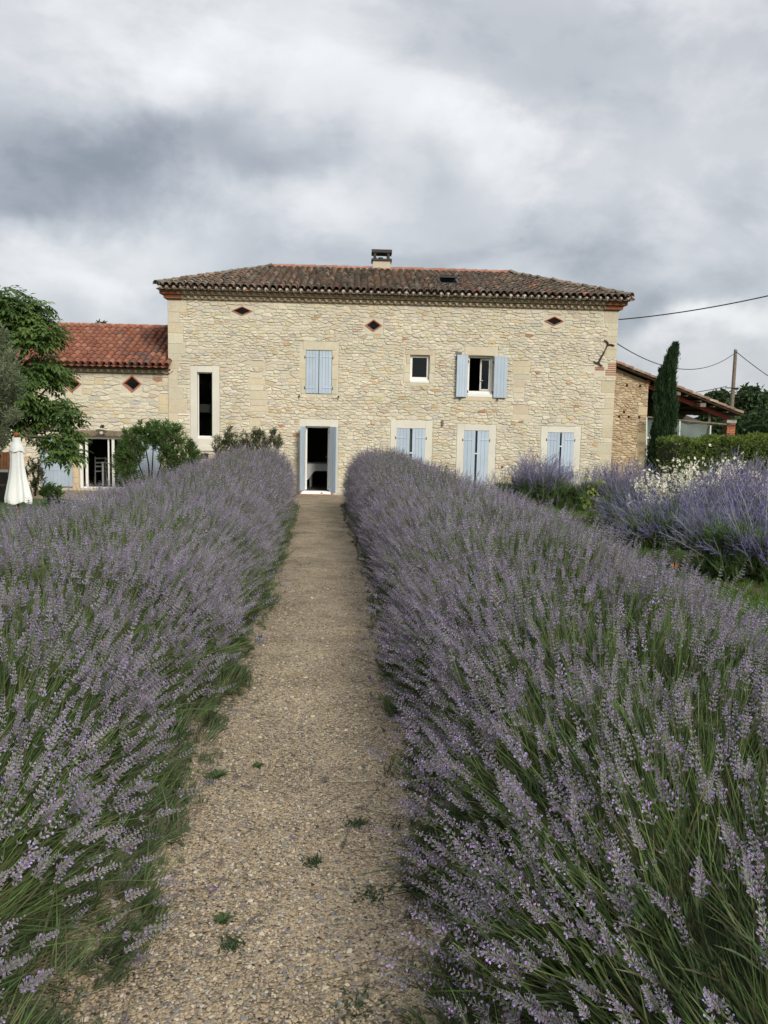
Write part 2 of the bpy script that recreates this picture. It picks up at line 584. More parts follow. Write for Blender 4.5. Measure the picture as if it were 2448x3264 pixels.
def rubble(x0, x1, z0, z1, holes, r, rh=(.058, .105), sw=(.10, .33), jit=.32, joint=.006):
    """random rubble: rough courses of seeds, each stone the cell nearest to its seed, cut back at the holes"""
    K = 2.4                                             # stones lie flat: cells are wider than high
    seeds = []
    z = z0
    while z < z1:
        h = r.uniform(*rh)
        x = x0 - r.uniform(0, .2)
        while x < x1:
            w = r.uniform(*sw) if r.random() > .25 else r.uniform(sw[0], sw[0] * 1.6)
            sx_, sz_ = x + w / 2 + r.uniform(-.25, .25) * w, z + h / 2 + r.uniform(-jit, jit) * h + .02 * math.sin(x * 1.3 + z * 4)
            if r.random() > .06:
                seeds.append((sx_, sz_))
            x += w
        z += h
    seeds = [q for q in seeds if x0 < q[0] < x1 and z0 < q[1] < z1 and not any(h[0] < q[0] < h[1] and h[2] < q[1] < h[3] for h in holes)]
    A = np.array([(q[0], q[1] * K) for q in seeds])
    res = []
    for i, (sx_, sz_) in enumerate(seeds):
        d2 = ((A - A[i]) ** 2).sum(1)
        near = np.argsort(d2)[1:16]
        poly = [(max(x0, sx_ - .4), max(z0, sz_ - .2)), (min(x1, sx_ + .4), max(z0, sz_ - .2)), (min(x1, sx_ + .4), min(z1, sz_ + .2)), (max(x0, sx_ - .4), min(z1, sz_ + .2))]
        for j in near:
            nx, nz = A[j, 0] - A[i, 0], (A[j, 1] - A[i, 1]) * K
            m_ = math.hypot(nx, nz)
            if m_ < 1e-6: continue
            d = (nx * (A[j, 0] + A[i, 0]) / 2 + nz * (A[j, 1] + A[i, 1]) / 2 / K) - joint * m_
            poly = clip_poly(poly, nx, nz, d)
            if len(poly) < 3: break
        for h in holes:
            if len(poly) < 3: break
            if not (min(p[0] for p in poly) < h[1] and max(p[0] for p in poly) > h[0] and min(p[1] for p in poly) < h[3] and max(p[1] for p in poly) > h[2]):
                continue
            gaps = [(h[0] - sx_, (1, 0, h[0] - .008)), (sx_ - h[1], (-1, 0, -h[1] - .008)), (h[2] - sz_, (0, 1, h[2] - .008)), (sz_ - h[3], (0, -1, -h[3] - .008))]
            poly = clip_poly(poly, *max(gaps)[1])
        if len(poly) < 3: continue
        clean = [p for k, p in enumerate(poly) if math.dist(p, poly[k - 1]) > .012]
        if len(clean) < 3: continue
        xs, zs = [p[0] for p in clean], [p[1] for p in clean]
        if max(xs) - min(xs) < .04 or max(zs) - min(zs) < .025: continue
        res.append(clean)
    return res

def boxes_to_polys(rects):
    return [[(a, c), (b, c), (b, d), (a, d)] for a, b, c, d in rects]

def place_stones(polys, Y, parent, r, keep=300, tab=STONE_COLS, proud=.026, name='stone', dressed=False):
    def area(p): return abs(sum(p[i - 1][0] * p[i][1] - p[i][0] * p[i - 1][1] for i in range(len(p)))) / 2
    polys = sorted(polys, key=lambda p: -area(p))
    rest = MB()
    for i, poly in enumerate(polys):
        n0 = len(poly)
        pts = []
        for k in range(n0):                              # roughen the outline
            p, q = poly[k], poly[(k + 1) % n0]
            j = .004 if dressed else .007
            pts.append((p[0] + r.uniform(-j, j), p[1] + r.uniform(-j, j)))
            L_ = math.dist(p, q)
            if L_ > .13 and not dressed:
                t = r.uniform(.35, .65)
                pts.append((p[0] + (q[0] - p[0]) * t + r.uniform(-.011, .011), p[1] + (q[1] - p[1]) * t + r.uniform(-.011, .011)))
        n = len(pts)
        zs = [p[1] for p in pts]
        zlo, zhi = min(zs), max(zs)
        cx_ = sum(p[0] for p in pts) / n + (0 if dressed else r.uniform(-.02, .02))
        cz_ = sum(zs) / n + (0 if dressed else r.uniform(-.1, .25) * (zhi - zlo))
        pr = proud * r.uniform(.6, 1.4)
        def dep(z):                                      # lower edge stands proud, upper edge sinks into the mortar
            return pr * (.25 + .75 * (zhi - z) / (zhi - zlo)) if not dressed else pr * .6
        k1 = (.97, .94) if dressed else (r.uniform(.6, .88), r.uniform(.5, .85))
        V = [(x, Y + .03, z) for x, z in pts]
        V += [(x, Y - dep(z) * r.uniform(.6, 1.0), z) for x, z in pts]
        V += [(cx_ + (x - cx_) * k1[0], Y - pr * r.uniform(.8, 1.2) * (.75 + .25 * (zhi - z) / (zhi - zlo)), cz_ + (z - cz_) * k1[1]) for x, z in pts]
        Fs = []
        for a in range(n):
            b = (a + 1) % n
            Fs += [(a, b, n + b, n + a), (n + a, n + b, 2 * n + b, 2 * n + a)]
        Fs.append(tuple(2 * n + a for a in range(n)))
        col = stone_col(r, tab)
        if i < keep:
            MB().add(V, Fs, col).build(name, M['stone'], parent)
        else:
            rest.add(V, Fs, col)
    if rest.v:
        tag(rest.build(name, M['stone'], parent), kind='stuff')

def wall_sheet(x0, x1, z0, z1, Y, rects, diamonds, depth, parent, m, name='wall'):
    """front skin with real openings and their reveals; diamonds = (cx, cz, hw, hh)"""
    b = MB()
    holes = list(rects) + [(cx_ - hw, cx_ + hw, cz_ - hh, cz_ + hh) for cx_, cz_, hw, hh in diamonds]
    xs = sorted({x0, x1, *[h[0] for h in holes], *[h[1] for h in holes]})
    zs = sorted({z0, z1, *[h[2] for h in holes], *[h[3] for h in holes]})
    for i in range(len(xs) - 1):
        for j in range(len(zs) - 1):
            cx_, cz_ = (xs[i] + xs[i + 1]) / 2, (zs[j] + zs[j + 1]) / 2
            if any(h[0] < cx_ < h[1] and h[2] < cz_ < h[3] for h in holes):
                continue
            b.add([(xs[i], Y, zs[j]), (xs[i + 1], Y, zs[j]), (xs[i + 1], Y, zs[j + 1]), (xs[i], Y, zs[j + 1])], [(0, 1, 2, 3)])
    def reveal(pts):
        n = len(pts)
        for i in range(n):
            p, q = pts[i], pts[(i + 1) % n]
            b.add([(p[0], Y, p[1]), (p[0], Y + depth, p[1]), (q[0], Y + depth, q[1]), (q[0], Y, q[1])], [(0, 1, 2, 3)])
    for (a, c, d, e) in rects:
        reveal([(a, d), (c, d), (c, e), (a, e)])
    for cx_, cz_, hw, hh in diamonds:
        dm = [(cx_ - hw, cz_), (cx_, cz_ - hh), (cx_ + hw, cz_), (cx_, cz_ + hh)]
        cn = [(cx_ - hw, cz_ - hh), (cx_ + hw, cz_ - hh), (cx_ + hw, cz_ + hh), (cx_ - hw, cz_ + hh)]
        for i in range(4):
            t = [dm[i], cn[i], dm[(i + 1) % 4]]
            b.add([(p[0], Y, p[1]) for p in t], [(0, 1, 2)])
        reveal(dm)
    return b.build(name, m, parent)

def R(x0, y0, x1, y1, Y=F):
    """photo rectangle -> (X0, X1, Z0, Z1) on a front plane"""
    ym, xm = (y0 + y1) / 2, (x0 + x1) / 2
    return (P(x0, ym, Y).x, P(x1, ym, Y).x, P(xm, y1, Y).z, P(xm, y0, Y).z)

# ------------------------------------------------------------------ the farmhouse
XL, XR, ZT = -5.62, 7.88, 4.655
DEPTH = 8.4
house = thing('stone_farmhouse', ((XL + XR) / 2, F, BASE), 'two storey cream limestone farmhouse with pale blue shutters and hipped tile roof', 'house')
hr = random.Random(11)

door_o = R(972, 1358, 1051, 1558)
door_s = R(952.7, 1337, 1075.5, 1577)
ga_o, ga_s = R(1262, 1365, 1353, 1600), R(1243, 1340, 1375, 1600)
gb_o, gb_s = R(1476, 1372, 1555, 1573), R(1454, 1353, 1577, 1580)
gc_o, gc_s = R(1741, 1378, 1824.5, 1600), R(1720, 1360, 1846, 1600)
ga_o = ga_o[:2] + (BASE + .12,) + ga_o[3:]
gb_o = gb_o[:2] + (BASE + .12,) + gb_o[3:]
gc_o = gc_o[:2] + (BASE + .55,) + gc_o[3:]
ga_s = ga_s[:2] + (BASE,) + ga_s[3:]
gb_s = gb_s[:2] + (BASE,) + gb_s[3:]
gc_s = gc_s[:2] + (BASE + .35,) + gc_s[3:]
lw_o, lw_s = R(628, 1186, 677.5, 1399), R(607, 1167, 699, 1421)
up_o = R(975, 1117, 1057.5, 1256)
sm_o = R(1306.5, 1131.5, 1369, 1220)
ow_o = R(1491, 1134, 1572, 1265)
door_o = door_o[:2] + (BASE + .10,) + door_o[3:]
DIA = []
for (cx_, cy_, w_, h_) in ((772, 990.7, 32.5, 14), (1191, 1037, 27, 19), (1766.6, 1023, 31, 14.5)):
    p = P(cx_, cy_, F)
    DIA.append((p.x, p.z, w_ / 2770 * F, h_ / 2770 * F))
def shrink(d, k): return (d[0], d[1], d[2] - k, d[3] - k * d[3] / d[2])
opens = [door_o, ga_o, gb_o, gc_o, lw_o, up_o, sm_o, ow_o]
wall = wall_sheet(XL, XR, BASE - .05, ZT, F, opens, [shrink(d, .035) for d in DIA], .26, house, M['mortar'])
# the rest of the shell and the dark rooms behind the front
b = MB()
b.box(XL, XL + .3, F + .02, F + DEPTH, BASE - .05, ZT)
b.box(XR - .3, XR, F + .02, F + DEPTH, BASE - .05, ZT)
b.box(XL + .3, XR - .3, F + DEPTH - .3, F + DEPTH, BASE - .05, ZT)
b.build('shell_wall', M['mortar'], house)
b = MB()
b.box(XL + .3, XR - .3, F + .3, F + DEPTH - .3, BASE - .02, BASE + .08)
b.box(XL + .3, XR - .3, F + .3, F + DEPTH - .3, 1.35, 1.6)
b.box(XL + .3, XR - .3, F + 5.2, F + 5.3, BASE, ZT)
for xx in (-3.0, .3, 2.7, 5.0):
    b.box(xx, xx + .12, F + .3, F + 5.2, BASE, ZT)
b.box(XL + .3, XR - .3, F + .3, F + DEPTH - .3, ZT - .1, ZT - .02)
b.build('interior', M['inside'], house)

# masonry
D_ = .012
surr = [tuple((s[0] - D_, s[1] + D_, s[2] - D_, s[3] + D_)) for s in (door_s, ga_s, gb_s, gc_s, lw_s)]
lint_up = R(966, 1089, 1072, 1116)
lint_ow = R(1481, 1106, 1584, 1133)
lint_sm = R(1292, 1117, 1385, 1131)
up_hole = (up_o[0] - .17, up_o[1] + .2, up_o[2] - .02, lint_up[3] + .01)
ow_hole = (ow_o[0] - .13, ow_o[1] + .13, ow_o[2] - .13, lint_ow[3] + .01)
sm_hole = (sm_o[0] - .19, sm_o[1] + .16, sm_o[2] - .03, lint_sm[3] + .01)
bricks_h = R(1897, 1155, 1962, 1196)
bricks_h = (bricks_h[0], XR, bricks_h[2], bricks_h[3])
dia_h = [(d[0] - d[2] - .03, d[0] + d[2] + .03, d[1] - d[3] - .03, d[1] + d[3] + .03) for d in DIA]
# corner blocks
quoin = []
z = BASE
while z < ZT - .05:
    h = min(hr.uniform(.2, .42), ZT - z)
    quoin.append((XL, XL + hr.uniform(.26, .56), z, z + h))
    z += h
z = BASE
while z < ZT - .05:
    h = min(hr.uniform(.16, .36), ZT - z)
    a = XR - hr.uniform(.2, .5)
    if not (z < bricks_h[3] and z + h > bricks_h[2]):
        quoin.append((a, XR, z, z + h))
    z += h
# a former wall edge shows as a ladder of larger blocks left of the door, and another at the right
seam = []
for (xs_, ys_, n_) in ((795, 1130, 0), (1635, 1150, 0)):
    y = ys_
    while y < 1360:
        h = hr.uniform(16, 30)
        if hr.random() < .75:
            seam.append(R(xs_ + hr.uniform(-3, 3), y, xs_ + hr.uniform(32, 62), y + h))
        y += h
    del y
holes = surr + [up_hole, ow_hole, sm_hole, bricks_h] + dia_h + quoin + seam + [R(1862, 1165, 1894, 1184)]
rects = rubble(XL, XR, BASE, 4.64, holes, hr)
BLOCK = [((.58, .525, .395), 6), ((.57, .505, .37), 4), ((.57, .49, .355), 2), ((.53, .48, .37), 1)]
place_stones(rects, F + .003, wall, hr, 225)
place_stones(boxes_to_polys([(q[0] + .005, q[1] - .005, q[2] + .005, q[3] - .005) for q in quoin + seam]), F + .001, wall, hr, 75, BLOCK, .010, 'stone', True)

# smooth rendered surrounds
def surround(name, o, s, sill=True, thick=.018):
    b = MB()
    y0 = F - thick
    b.bbox(s[0], o[0], y0, F - .001, s[2], s[3], .004)
    b.bbox(o[1], s[1], y0, F - .001, s[2], s[3], .004)
    b.bbox(o[0] + .001, o[1] - .001, y0, F - .001, o[3], s[3] - .001, .004)
    if sill and o[2] - s[2] > .01:
        b.bbox(o[0] + .001, o[1] - .001, y0 - .004, F - .001, s[2], o[2], .004)
    # inner faces
    b.box(o[0] - .001, o[0] + .005, y0 + .004, F + .2, o[2], o[3])
    b.box(o[1] - .005, o[1] + .001, y0 + .004, F + .2, o[2], o[3])
    b.box(o[0] + .006, o[1] - .006, y0 + .004, F + .2, o[3] - .005, o[3] + .001)
    return b.build(name, M['render'], house)
for o, s in ((door_o, door_s), (ga_o, ga_s), (gb_o, gb_s), (gc_o, gc_s), (lw_o, lw_s)):
    surround('surround', o, s)
tag_ = MB()
q = R(609, 1421, 697, 1437)
tag_.bbox(q[0], q[1], F - .05, F - .001, q[2], q[3], .006)
tag_.build('sill', M['render'], house)
q = R(640, 1445, 665, 1462)
MB().bbox(q[0], q[1], F - .03, F - .001, q[2], q[3], .004).build('vent', M['iron'], house)

# dressed stones of the upper windows: lintel, jamb blocks, sill
def blocks(lst):
    for (a, bb, c, d) in lst:
        m_ = MB()
        j = [hr.uniform(-.012, .012) for _ in range(8)]
        V = [(a + j[0], c + j[1]), (bb + j[2], c + j[3]), (bb + j[4], d + j[5]), (a + j[6], d + j[7])]
        cx_, cz_ = (a + bb) / 2, (c + d) / 2
        W = [(x, F + .02, z_) for x, z_ in V] + [(x, F - .010, z_) for x, z_ in V] + [(cx_ + (x - cx_) * .93, F - .016, cz_ + (z_ - cz_) * .93) for x, z_ in V]
        Fs = []
        for i in range(4):
            k = (i + 1) % 4
            Fs += [(i, k, 4 + k, 4 + i), (4 + i, 4 + k, 8 + k, 8 + i)]
        Fs.append((8, 9, 10, 11))
        m_.add(W, Fs, stone_col(hr, BLOCK))
        m_.build('jamb_stone', M['dressed'], wall)
blocks([lint_up, lint_ow, lint_sm])
def jambs(o, wl, wr, n, seed):
    r = random.Random(seed)
    out_ = []
    for side, w in ((0, wl), (1, wr)):
        z = o[2]
        for i in range(n):
            h = (o[3] - o[2]) / n
            ww = w * r.uniform(.55, 1.0)
            out_.append((o[0] - ww, o[0] - .004, z + .006, z + h - .004) if side == 0 else (o[1] + .004, o[1] + ww, z + .006, z + h - .004))
            z += h
    return out_
blocks(jambs(up_o, .24, .22, 3, 1) + jambs(sm_o, .19, .17, 3, 2) + jambs(ow_o, .13, .13, 4, 3))
blocks([(ow_o[0] - .15, ow_o[1] + .13, ow_o[2] - .12, ow_o[2] - .005), (sm_o[0] - .1, sm_o[1] + .1, sm_o[2] - .1, sm_o[2] - .006)])
blocks([(up_o[0] - .12, up_o[0] + .33, up_o[2] - .14, up_o[2] - .01), (up_o[0] + .34, up_o[1] + .16, up_o[2] - .13, up_o[2] - .01)])

# red bricks under the wall anchor
for i in range(6):
    y = 1158 + i * 6.8
    a = R(1938 - (8 if i > 2 else 0), y, 1962, y + 4.2)
    m_ = MB()
    m_.bbox(a[0], XR + .012, F - .014, F + .05, a[2], a[3], .004, (.40 * hr.uniform(.9, 1.1), .19, .12))
    m_.build('brick', M['brick'], wall)
for i, y in enumerate((1170, 1176)):
    a = R(1897, y, 1926, y + 4)
    MB().bbox(a[0], a[1], F - .016, F + .05, a[2], a[3], .004, (.36, .14, .09)).build('brick', M['brick'], wall)

# diamond windows in brick frames
def diamond(d, Y, parent, depth=.2):
    cx_, cz_, hw, hh = d
    pts = [(-hw, 0), (0, -hh), (hw, 0), (0, hh)]
    k = 1 - .055 / hw
    k2 = 1 - .075 / hw
    w = None
    b = MB()
    for i in range(4):
        p, q = pts[i], pts[(i + 1) % 4]
        V = [(cx_ + p[0], Y - .03, cz_ + p[1]), (cx_ + q[0], Y - .03, cz_ + q[1]), (cx_ + q[0] * k, Y - .03, cz_ + q[1] * k), (cx_ + p[0] * k, Y - .03, cz_ + p[1] * k)]
        V += [(v[0], Y + depth * .6, v[2]) for v in V]
        g = .97 if i % 2 else 1.08
        b.add(V, [(0, 1, 2, 3), (0, 4, 5, 1), (2, 6, 7, 3)], (.40 * g, .155 * g, .095 * g))
    w = b.build('diamond_window', M['brick'], parent)
    g = MB()
    g.add([(cx_ + p[0] * k, Y + depth * .55, cz_ + p[1] * k) for p in pts], [(0, 1, 2, 3)])
    g.build('pane', M['glass'], w)
    return w
for d in DIA:
    diamond(d, F, house)

# shutters -----------------------------------------------------------
def shutter(hinge, width, z0, z1, ang, side, planks=4, stripes=(.14, .86), name='shutter', mat_=None):
    """leaf hinged at a vertical axis; side +1: leaf runs to +X from its hinge when closed; ang opens it outwards"""
    mat_ = mat_ or M['shutter']
    hx, hy = hinge
    T = Matrix.Translation((hx, hy, 0)) @ Matrix.Rotation(-ang * side, 4, 'Z') @ Matrix.Diagonal((side, 1, 1, 1))
    root = None
    pw = width / planks
    lr = random.Random(int(hx * 100))
    core = MB()
    core.box(.004, width - .004, -.012, .010, z0 + .004, z1 - .004, (.9, .9, .9), T)
    root = core.build(name, mat_, house)
    for i in range(planks):
        g = lr.uniform(.96, 1.03)
        k = MB()
        k.bbox(i * pw + .002, (i + 1) * pw - .002, -.026, -.013, z0 + lr.uniform(0, .004), z1 - lr.uniform(0, .004), .004, (g, g, g), T)
        k.bbox(i * pw + .002, (i + 1) * pw - .002, .011, .024, z0, z1, .001, (g, g, g), T)
        k.build('plank', mat_, root)
    for s_ in stripes:
        zc = z0 + (z1 - z0) * s_
        k = MB()
        k.bbox(-.035, width * .72, -.036, -.027, zc - .018, zc + .018, .003, (1.02, 1.02, 1.02), T)
        k.build('strap_hinge', mat_, root)
        k = MB()
        k.tube([T @ Vector((-.035, -.03, zc - .05)), T @ Vector((-.035, -.03, zc + .03))], .013, 6)
        k.tube([T @ Vector((-.035, -.03, zc - .03)), T @ Vector((-.045, .02, zc - .03))], .009, 5)
        k.build('hinge_pin', M['iron'], root)
    return root

def closed_pair(o, gap, a1=.07, a2=.05, pl=4):
    w = (o[1] - o[0] - gap) / 2
    shutter((o[0] + .006, F + .005), w - .006, o[2] + .012, o[3] - .014, a1, 1, pl)
    shutter((o[1] - .006, F + .005), w - .006, o[2] + .012, o[3] - .014, a2, -1, pl)
closed_pair(up_o, .016, .05, .03)
closed_pair(ga_o, .075, .12, .05)
closed_pair(gb_o, .06, .12, .04, 3)
closed_pair(gc_o, .05, .12, .04)
for o in (ga_o, gb_o, gc_o):      # little white hook holding each pair ajar
    zc = (P(1307, 1443, F).z if o is ga_o else P(1515, 1445, F).z if o is gb_o else P(1784, 1422, F).z)
    xc = (o[0] + o[1]) / 2
    MB().box(xc - .035, xc + .04, F - .045, F - .03, zc - .02, zc + .015).build('shutter_hook', M['white'], house)
# upper window wide open: leaves folded back on the wall
wl = (P(1488, 1200, F).x - P(1452, 1200, F).x)
shutter((P(1489, 1200, F).x, F - .05), wl, P(1470, 1265, F).z, P(1470, 1132, F).z, math.radians(168), 1, 4)
wr_ = (P(1615, 1200, F).x - P(1574, 1200, F).x)
shutter((P(1574, 1200, F).x, F - .05), wr_, P(1595, 1268, F).z, P(1595, 1136.5, F).z, math.radians(174), -1, 4)
# door shutters standing out from the wall
dw = (door_o[1] - door_o[0]) / 2
shutter((door_o[0] - .01, F - .02), dw, door_o[2] + .06, door_o[3] - .01, math.radians(104), 1, 3, (.1, .5, .93))
shutter((door_o[1] + .012, F - .02), dw * .92, door_o[2] - .02, door_o[3] - .01, math.radians(125), -1, 3, (.1, .5, .93))
# shutter stays: little iron catches on the wall
for (x, y) in ((954, 1262), (1079, 1265), (1466, 1271), (1584, 1274), (1400, 1488), (1422, 1486), (1600, 1487)):
    p = P(x, y, F)
    b = MB()
    b.tube([(p.x, F + .02, p.z), (p.x, F - .07, p.z)], .01, 5)
    b.tube([(p.x, F - .07, p.z + .03), (p.x + .01, F - .075, p.z - .05)], [.022, .010], 5)
    b.build('shutter_catch', M['iron'], house)

# window frames ------------------------------------------------------
def window(o, Y, fr=.05, bars=(), sill=.0, leaf=None, name='window'):
    b = MB()
    x0, x1, z0, z1 = o
    x0, x1, z1 = x0 + .007, x1 - .007, z1 - .007
    zs = z0 + sill
    b.bbox(x0, x0 + fr, Y, Y + .05, zs, z1, .005)
    b.bbox(x1 - fr, x1, Y, Y + .05, zs, z1, .005)
    b.bbox(x0 + fr, x1 - fr, Y + .001, Y + .05, z1 - fr, z1, .005)
    b.bbox(x0 + fr, x1 - fr, Y + .001, Y + .05, zs, zs + fr, .005)
    for (p, w) in bars:
        b.bbox(p - w / 2, p + w / 2, Y + .003, Y + .045, zs + fr, z1 - fr, .004)
    root = b.build(name, M['white'], house)
    g = MB()
    g.box(x0 + fr + .002, x1 - fr - .002, Y + .02, Y + .026, zs + fr + .002, z1 - fr - .002)
    if leaf != 'none':
        g.build('pane', M['glass'], root)
    if sill:
        s_ = MB()
        s_.add([(x0, F - .012, z0), (x1, F - .012, z0), (x1, F - .012, z0 + sill * .55), (x0, F - .012, z0 + sill * .55),
                (x0, Y + .06, z0), (x1, Y + .06, z0), (x1, Y + .0, z0 + sill + .012), (x0, Y + .0, z0 + sill + .012)],
               [(0, 1, 2, 3), (3, 2, 6, 7), (1, 5, 6, 2), (0, 3, 7, 4)])
        s_.build('sill', M['white'], root)
    return root
window(lw_o, F + .12, .028, (), .06)
window(sm_o, F + .10, .07, (), .10)
window(up_o, F + .16, .05, ((up_o[0] + .38, .05),))
window(ga_o, F + .16, .06, (((ga_o[0] + ga_o[1]) / 2, .07),))
window(gb_o, F + .16, .06, (((gb_o[0] + gb_o[1]) / 2, .07),))
window(gc_o, F + .16, .06, (((gc_o[0] + gc_o[1]) / 2, .07),))
root = window(ow_o, F + .13, .055, (), .12, 'none')
# right casement swung a little inwards
hx, hy = ow_o[1] - .065, F + .17
T = Matrix.Translation((hx, hy, 0)) @ Matrix.Rotation(math.radians(-25), 4, 'Z')
b = MB()
wleaf = .33
za, zb = ow_o[2] + .19, ow_o[3] - .07
b.box(-wleaf, -wleaf + .045, 0, .045, za, zb, M=T)
b.box(-.05, 0, 0, .045, za, zb, M=T)
b.box(-wleaf + .045, -.05, .001, .044, zb - .05, zb, M=T)
b.box(-wleaf + .045, -.05, .001, .044, za, za + .05, M=T)
cs = b.build('casement', M['white'], house)
MB().box(-wleaf + .046, -.051, .02, .025, za + .051, zb - .051, M=T).build('pane', M['glass'], cs)
MB().box(-wleaf + .01, -wleaf + .11, -.03, -.012, za + .3, za + .315, M=T).build('handle', M['white'], cs)

# front door: white frame, right leaf opened into the room
b = MB()
x0, x1, z0, z1 = door_o[0] + .006, door_o[1] - .006, door_o[2] + .045, door_o[3] - .006
b.bbox(x0, x0 + .05, F + .14, F + .20, z0, z1, .004)
b.bbox(x1 - .055, x1, F + .14, F + .20, z0, z1, .004)
b.bbox(x0 + .05, x1 - .055, F + .141, F + .20, z1 - .05, z1, .004)
fd = b.build('door_frame', M['white'], house)
T = Matrix.Translation((x1 - .055, F + .2, 0)) @ Matrix.Rotation(math.radians(-86), 4, 'Z')
b = MB()
b.box(-.40, 0, 0, .045, z0, z1 - .05, M=T)
dl = b.build('door', M['white'], house)
b = MB()
hz_ = P(1040, 1459, F).z
b.tube([T @ Vector((-.34, 0, hz_)), T @ Vector((-.34, -.05, hz_)), T @ Vector((-.24, -.055, hz_))], .010, 6)
b.build('door_handle', M['concrete'], dl)
b = MB()
b.bbox(door_s[0] + .06, door_s[1] - .05, F - .10, F + .26, BASE + .0, BASE + .105, .012)
st = b.build('threshold', M['dressed'], house)
b = MB()
st['label'] = 'worn pale stone threshold'
for i in range(5):
    w = 1.22 / 5
    g = hr.uniform(.85, 1.15)
    xa = (door_s[0] + door_s[1]) / 2 - .61 + i * w
    MB().bbox(xa + .004, xa + w - .004, F - .34, F - .102, BASE, BASE + .035, .005, (.36 * g, .19 * g, .115 * g)).build('step_tile', M['brick'], st)
MB().box(-1.02, -.96, F - .101, F - .096, BASE + .05, BASE + .085).build('door_stop', M['iron'], house)

# small vertical wall lamp between the windows
p0 = R(1406, 1341, 1414, 1356)
b = MB()
xc = (p0[0] + p0[1]) / 2
b.tube([(xc, F - .06, p0[2] - .01), (xc, F - .06, p0[3] + .01)], .032, 10)
b.box(xc - .02, xc + .02, F - .06, F + .0, p0[2] + .05, p0[3] - .05)
b.build('wall_lamp', M['timber'], house)

# iron wall anchor shaped like a Y at both ends
A = lambda x, y: Vector((P(x, y, F).x, F - .045, P(x, y, F).z))
b = MB()
b.tube([A(1906.5, 1155.5), A(1922, 1127), A(1936.5, 1099)], .027, 6)
b.tube([A(1936.5, 1101), A(1936.5, 1094), A(1932, 1088), A(1924.5, 1084.5)], [.027, .026, .022, .018], 6)
b.tube([A(1935.5, 1101), A(1941, 1098.5), A(1948, 1098.5), A(1957, 1102.5)], [.027, .026, .026, .022], 6)
b.tube([A(1907.5, 1155), A(1904, 1157.5), A(1898, 1156.5), A(1891.5, 1152)], [.026, .024, .022, .018], 6)
b.tube([A(1907.5, 1155), A(1909, 1160), A(1913, 1164), A(1920, 1167)], [.026, .024, .022, .018], 6)
b.build('wall_anchor', M['iron'], house)
# weathered grey block above the open shutter
q = R(1451, 1122, 1472, 1146)
MB().bbox(q[0], q[1], F - .03, F + .02, q[2], q[3], .02, (.17, .165, .15)).build('corbel_stone', M['stone'], wall)

# cornice: two stepped rows of half-round tiles bedded in mortar --------
TILE_OLD = [((.135, .105, .082), 10), ((.110, .088, .070), 8), ((.165, .130, .10), 7), ((.165, .11, .082), 4), ((.22, .185, .14), 3.5), ((.25, .13, .085), 1.8), ((.33, .18, .11), .6), ((.21, .09, .065), .8)]
TILE_NEW = [((.235, .098, .062), 8), ((.215, .085, .054), 6), ((.28, .13, .085), 4), ((.17, .085, .066), 4), ((.13, .08, .066), 3), ((.19, .07, .046), 2)]
def tile_mesh(L_, r0, r1, th=.014, n=7, arc=math.pi * .98):
    """half-round tile, axis along -Y (front end at y=0, runs to +Y), crown up"""
    V, Fs = [], []
    for (y, r) in ((0, r0), (L_, r1)):
        for rr in (r, r - th):
            for i in range(n + 1):
                a = math.pi / 2 + arc * (.5 - i / n)
                V.append((rr * math.cos(a), y, rr * math.sin(a)))
    k = n + 1
    for i in range(n):
        Fs.append((i, i + 1, 2 * k + i + 1, 2 * k + i))
        Fs.append((k + i + 1, k + i, 3 * k + i, 3 * k + i + 1))
        Fs.append((i + 1, i, k + i, k + i + 1))
    return V, Fs
EAVE_V = tile_mesh(.30, .095, .08, .016)
EAVE_MESH = mesh_from('eave_tile', *EAVE_V, None, True, M['tile'])
def cornice(x0, x1, Y, z, parent, pitch, keepers):
    """one row, soffit at z, projecting from Y"""
    n = round((x1 - x0) / pitch)
    p_ = (x1 - x0) / n
    rest = MB()
    for i in range(n):
        xc = x0 + (i + .5) * p_
        c = stone_col(hr, [((.40, .31, .23), 5), ((.35, .28, .21), 4), ((.44, .36, .27), 3), ((.34, .22, .16), 1)])
        s_ = p_ / .2
        inst('eave_tile', EAVE_MESH, (xc, Y + hr.uniform(-.006, .006), z + .004), (0, hr.uniform(-.05, .05), 0), (s_, 1, s_ * .92), parent, c)
    return n
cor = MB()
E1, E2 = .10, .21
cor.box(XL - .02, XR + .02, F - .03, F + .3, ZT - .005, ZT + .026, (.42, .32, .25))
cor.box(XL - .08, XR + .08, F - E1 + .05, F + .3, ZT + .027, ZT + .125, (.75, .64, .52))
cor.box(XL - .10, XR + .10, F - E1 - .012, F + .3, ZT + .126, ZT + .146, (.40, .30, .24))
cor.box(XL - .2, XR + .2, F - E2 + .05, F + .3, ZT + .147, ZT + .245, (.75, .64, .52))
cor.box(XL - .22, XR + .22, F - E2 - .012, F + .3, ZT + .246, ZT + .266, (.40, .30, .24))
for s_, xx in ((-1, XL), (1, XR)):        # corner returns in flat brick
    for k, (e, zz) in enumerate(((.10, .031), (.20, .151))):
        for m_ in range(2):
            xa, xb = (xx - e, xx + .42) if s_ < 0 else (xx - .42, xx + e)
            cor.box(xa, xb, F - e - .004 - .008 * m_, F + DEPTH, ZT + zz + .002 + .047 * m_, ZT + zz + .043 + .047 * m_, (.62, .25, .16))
cornice_o = cor.build('cornice', mat('cornice_mortar', (.50, .46, .38), .95, noise=(8, .12), bump=(40, .4, .006)), house)
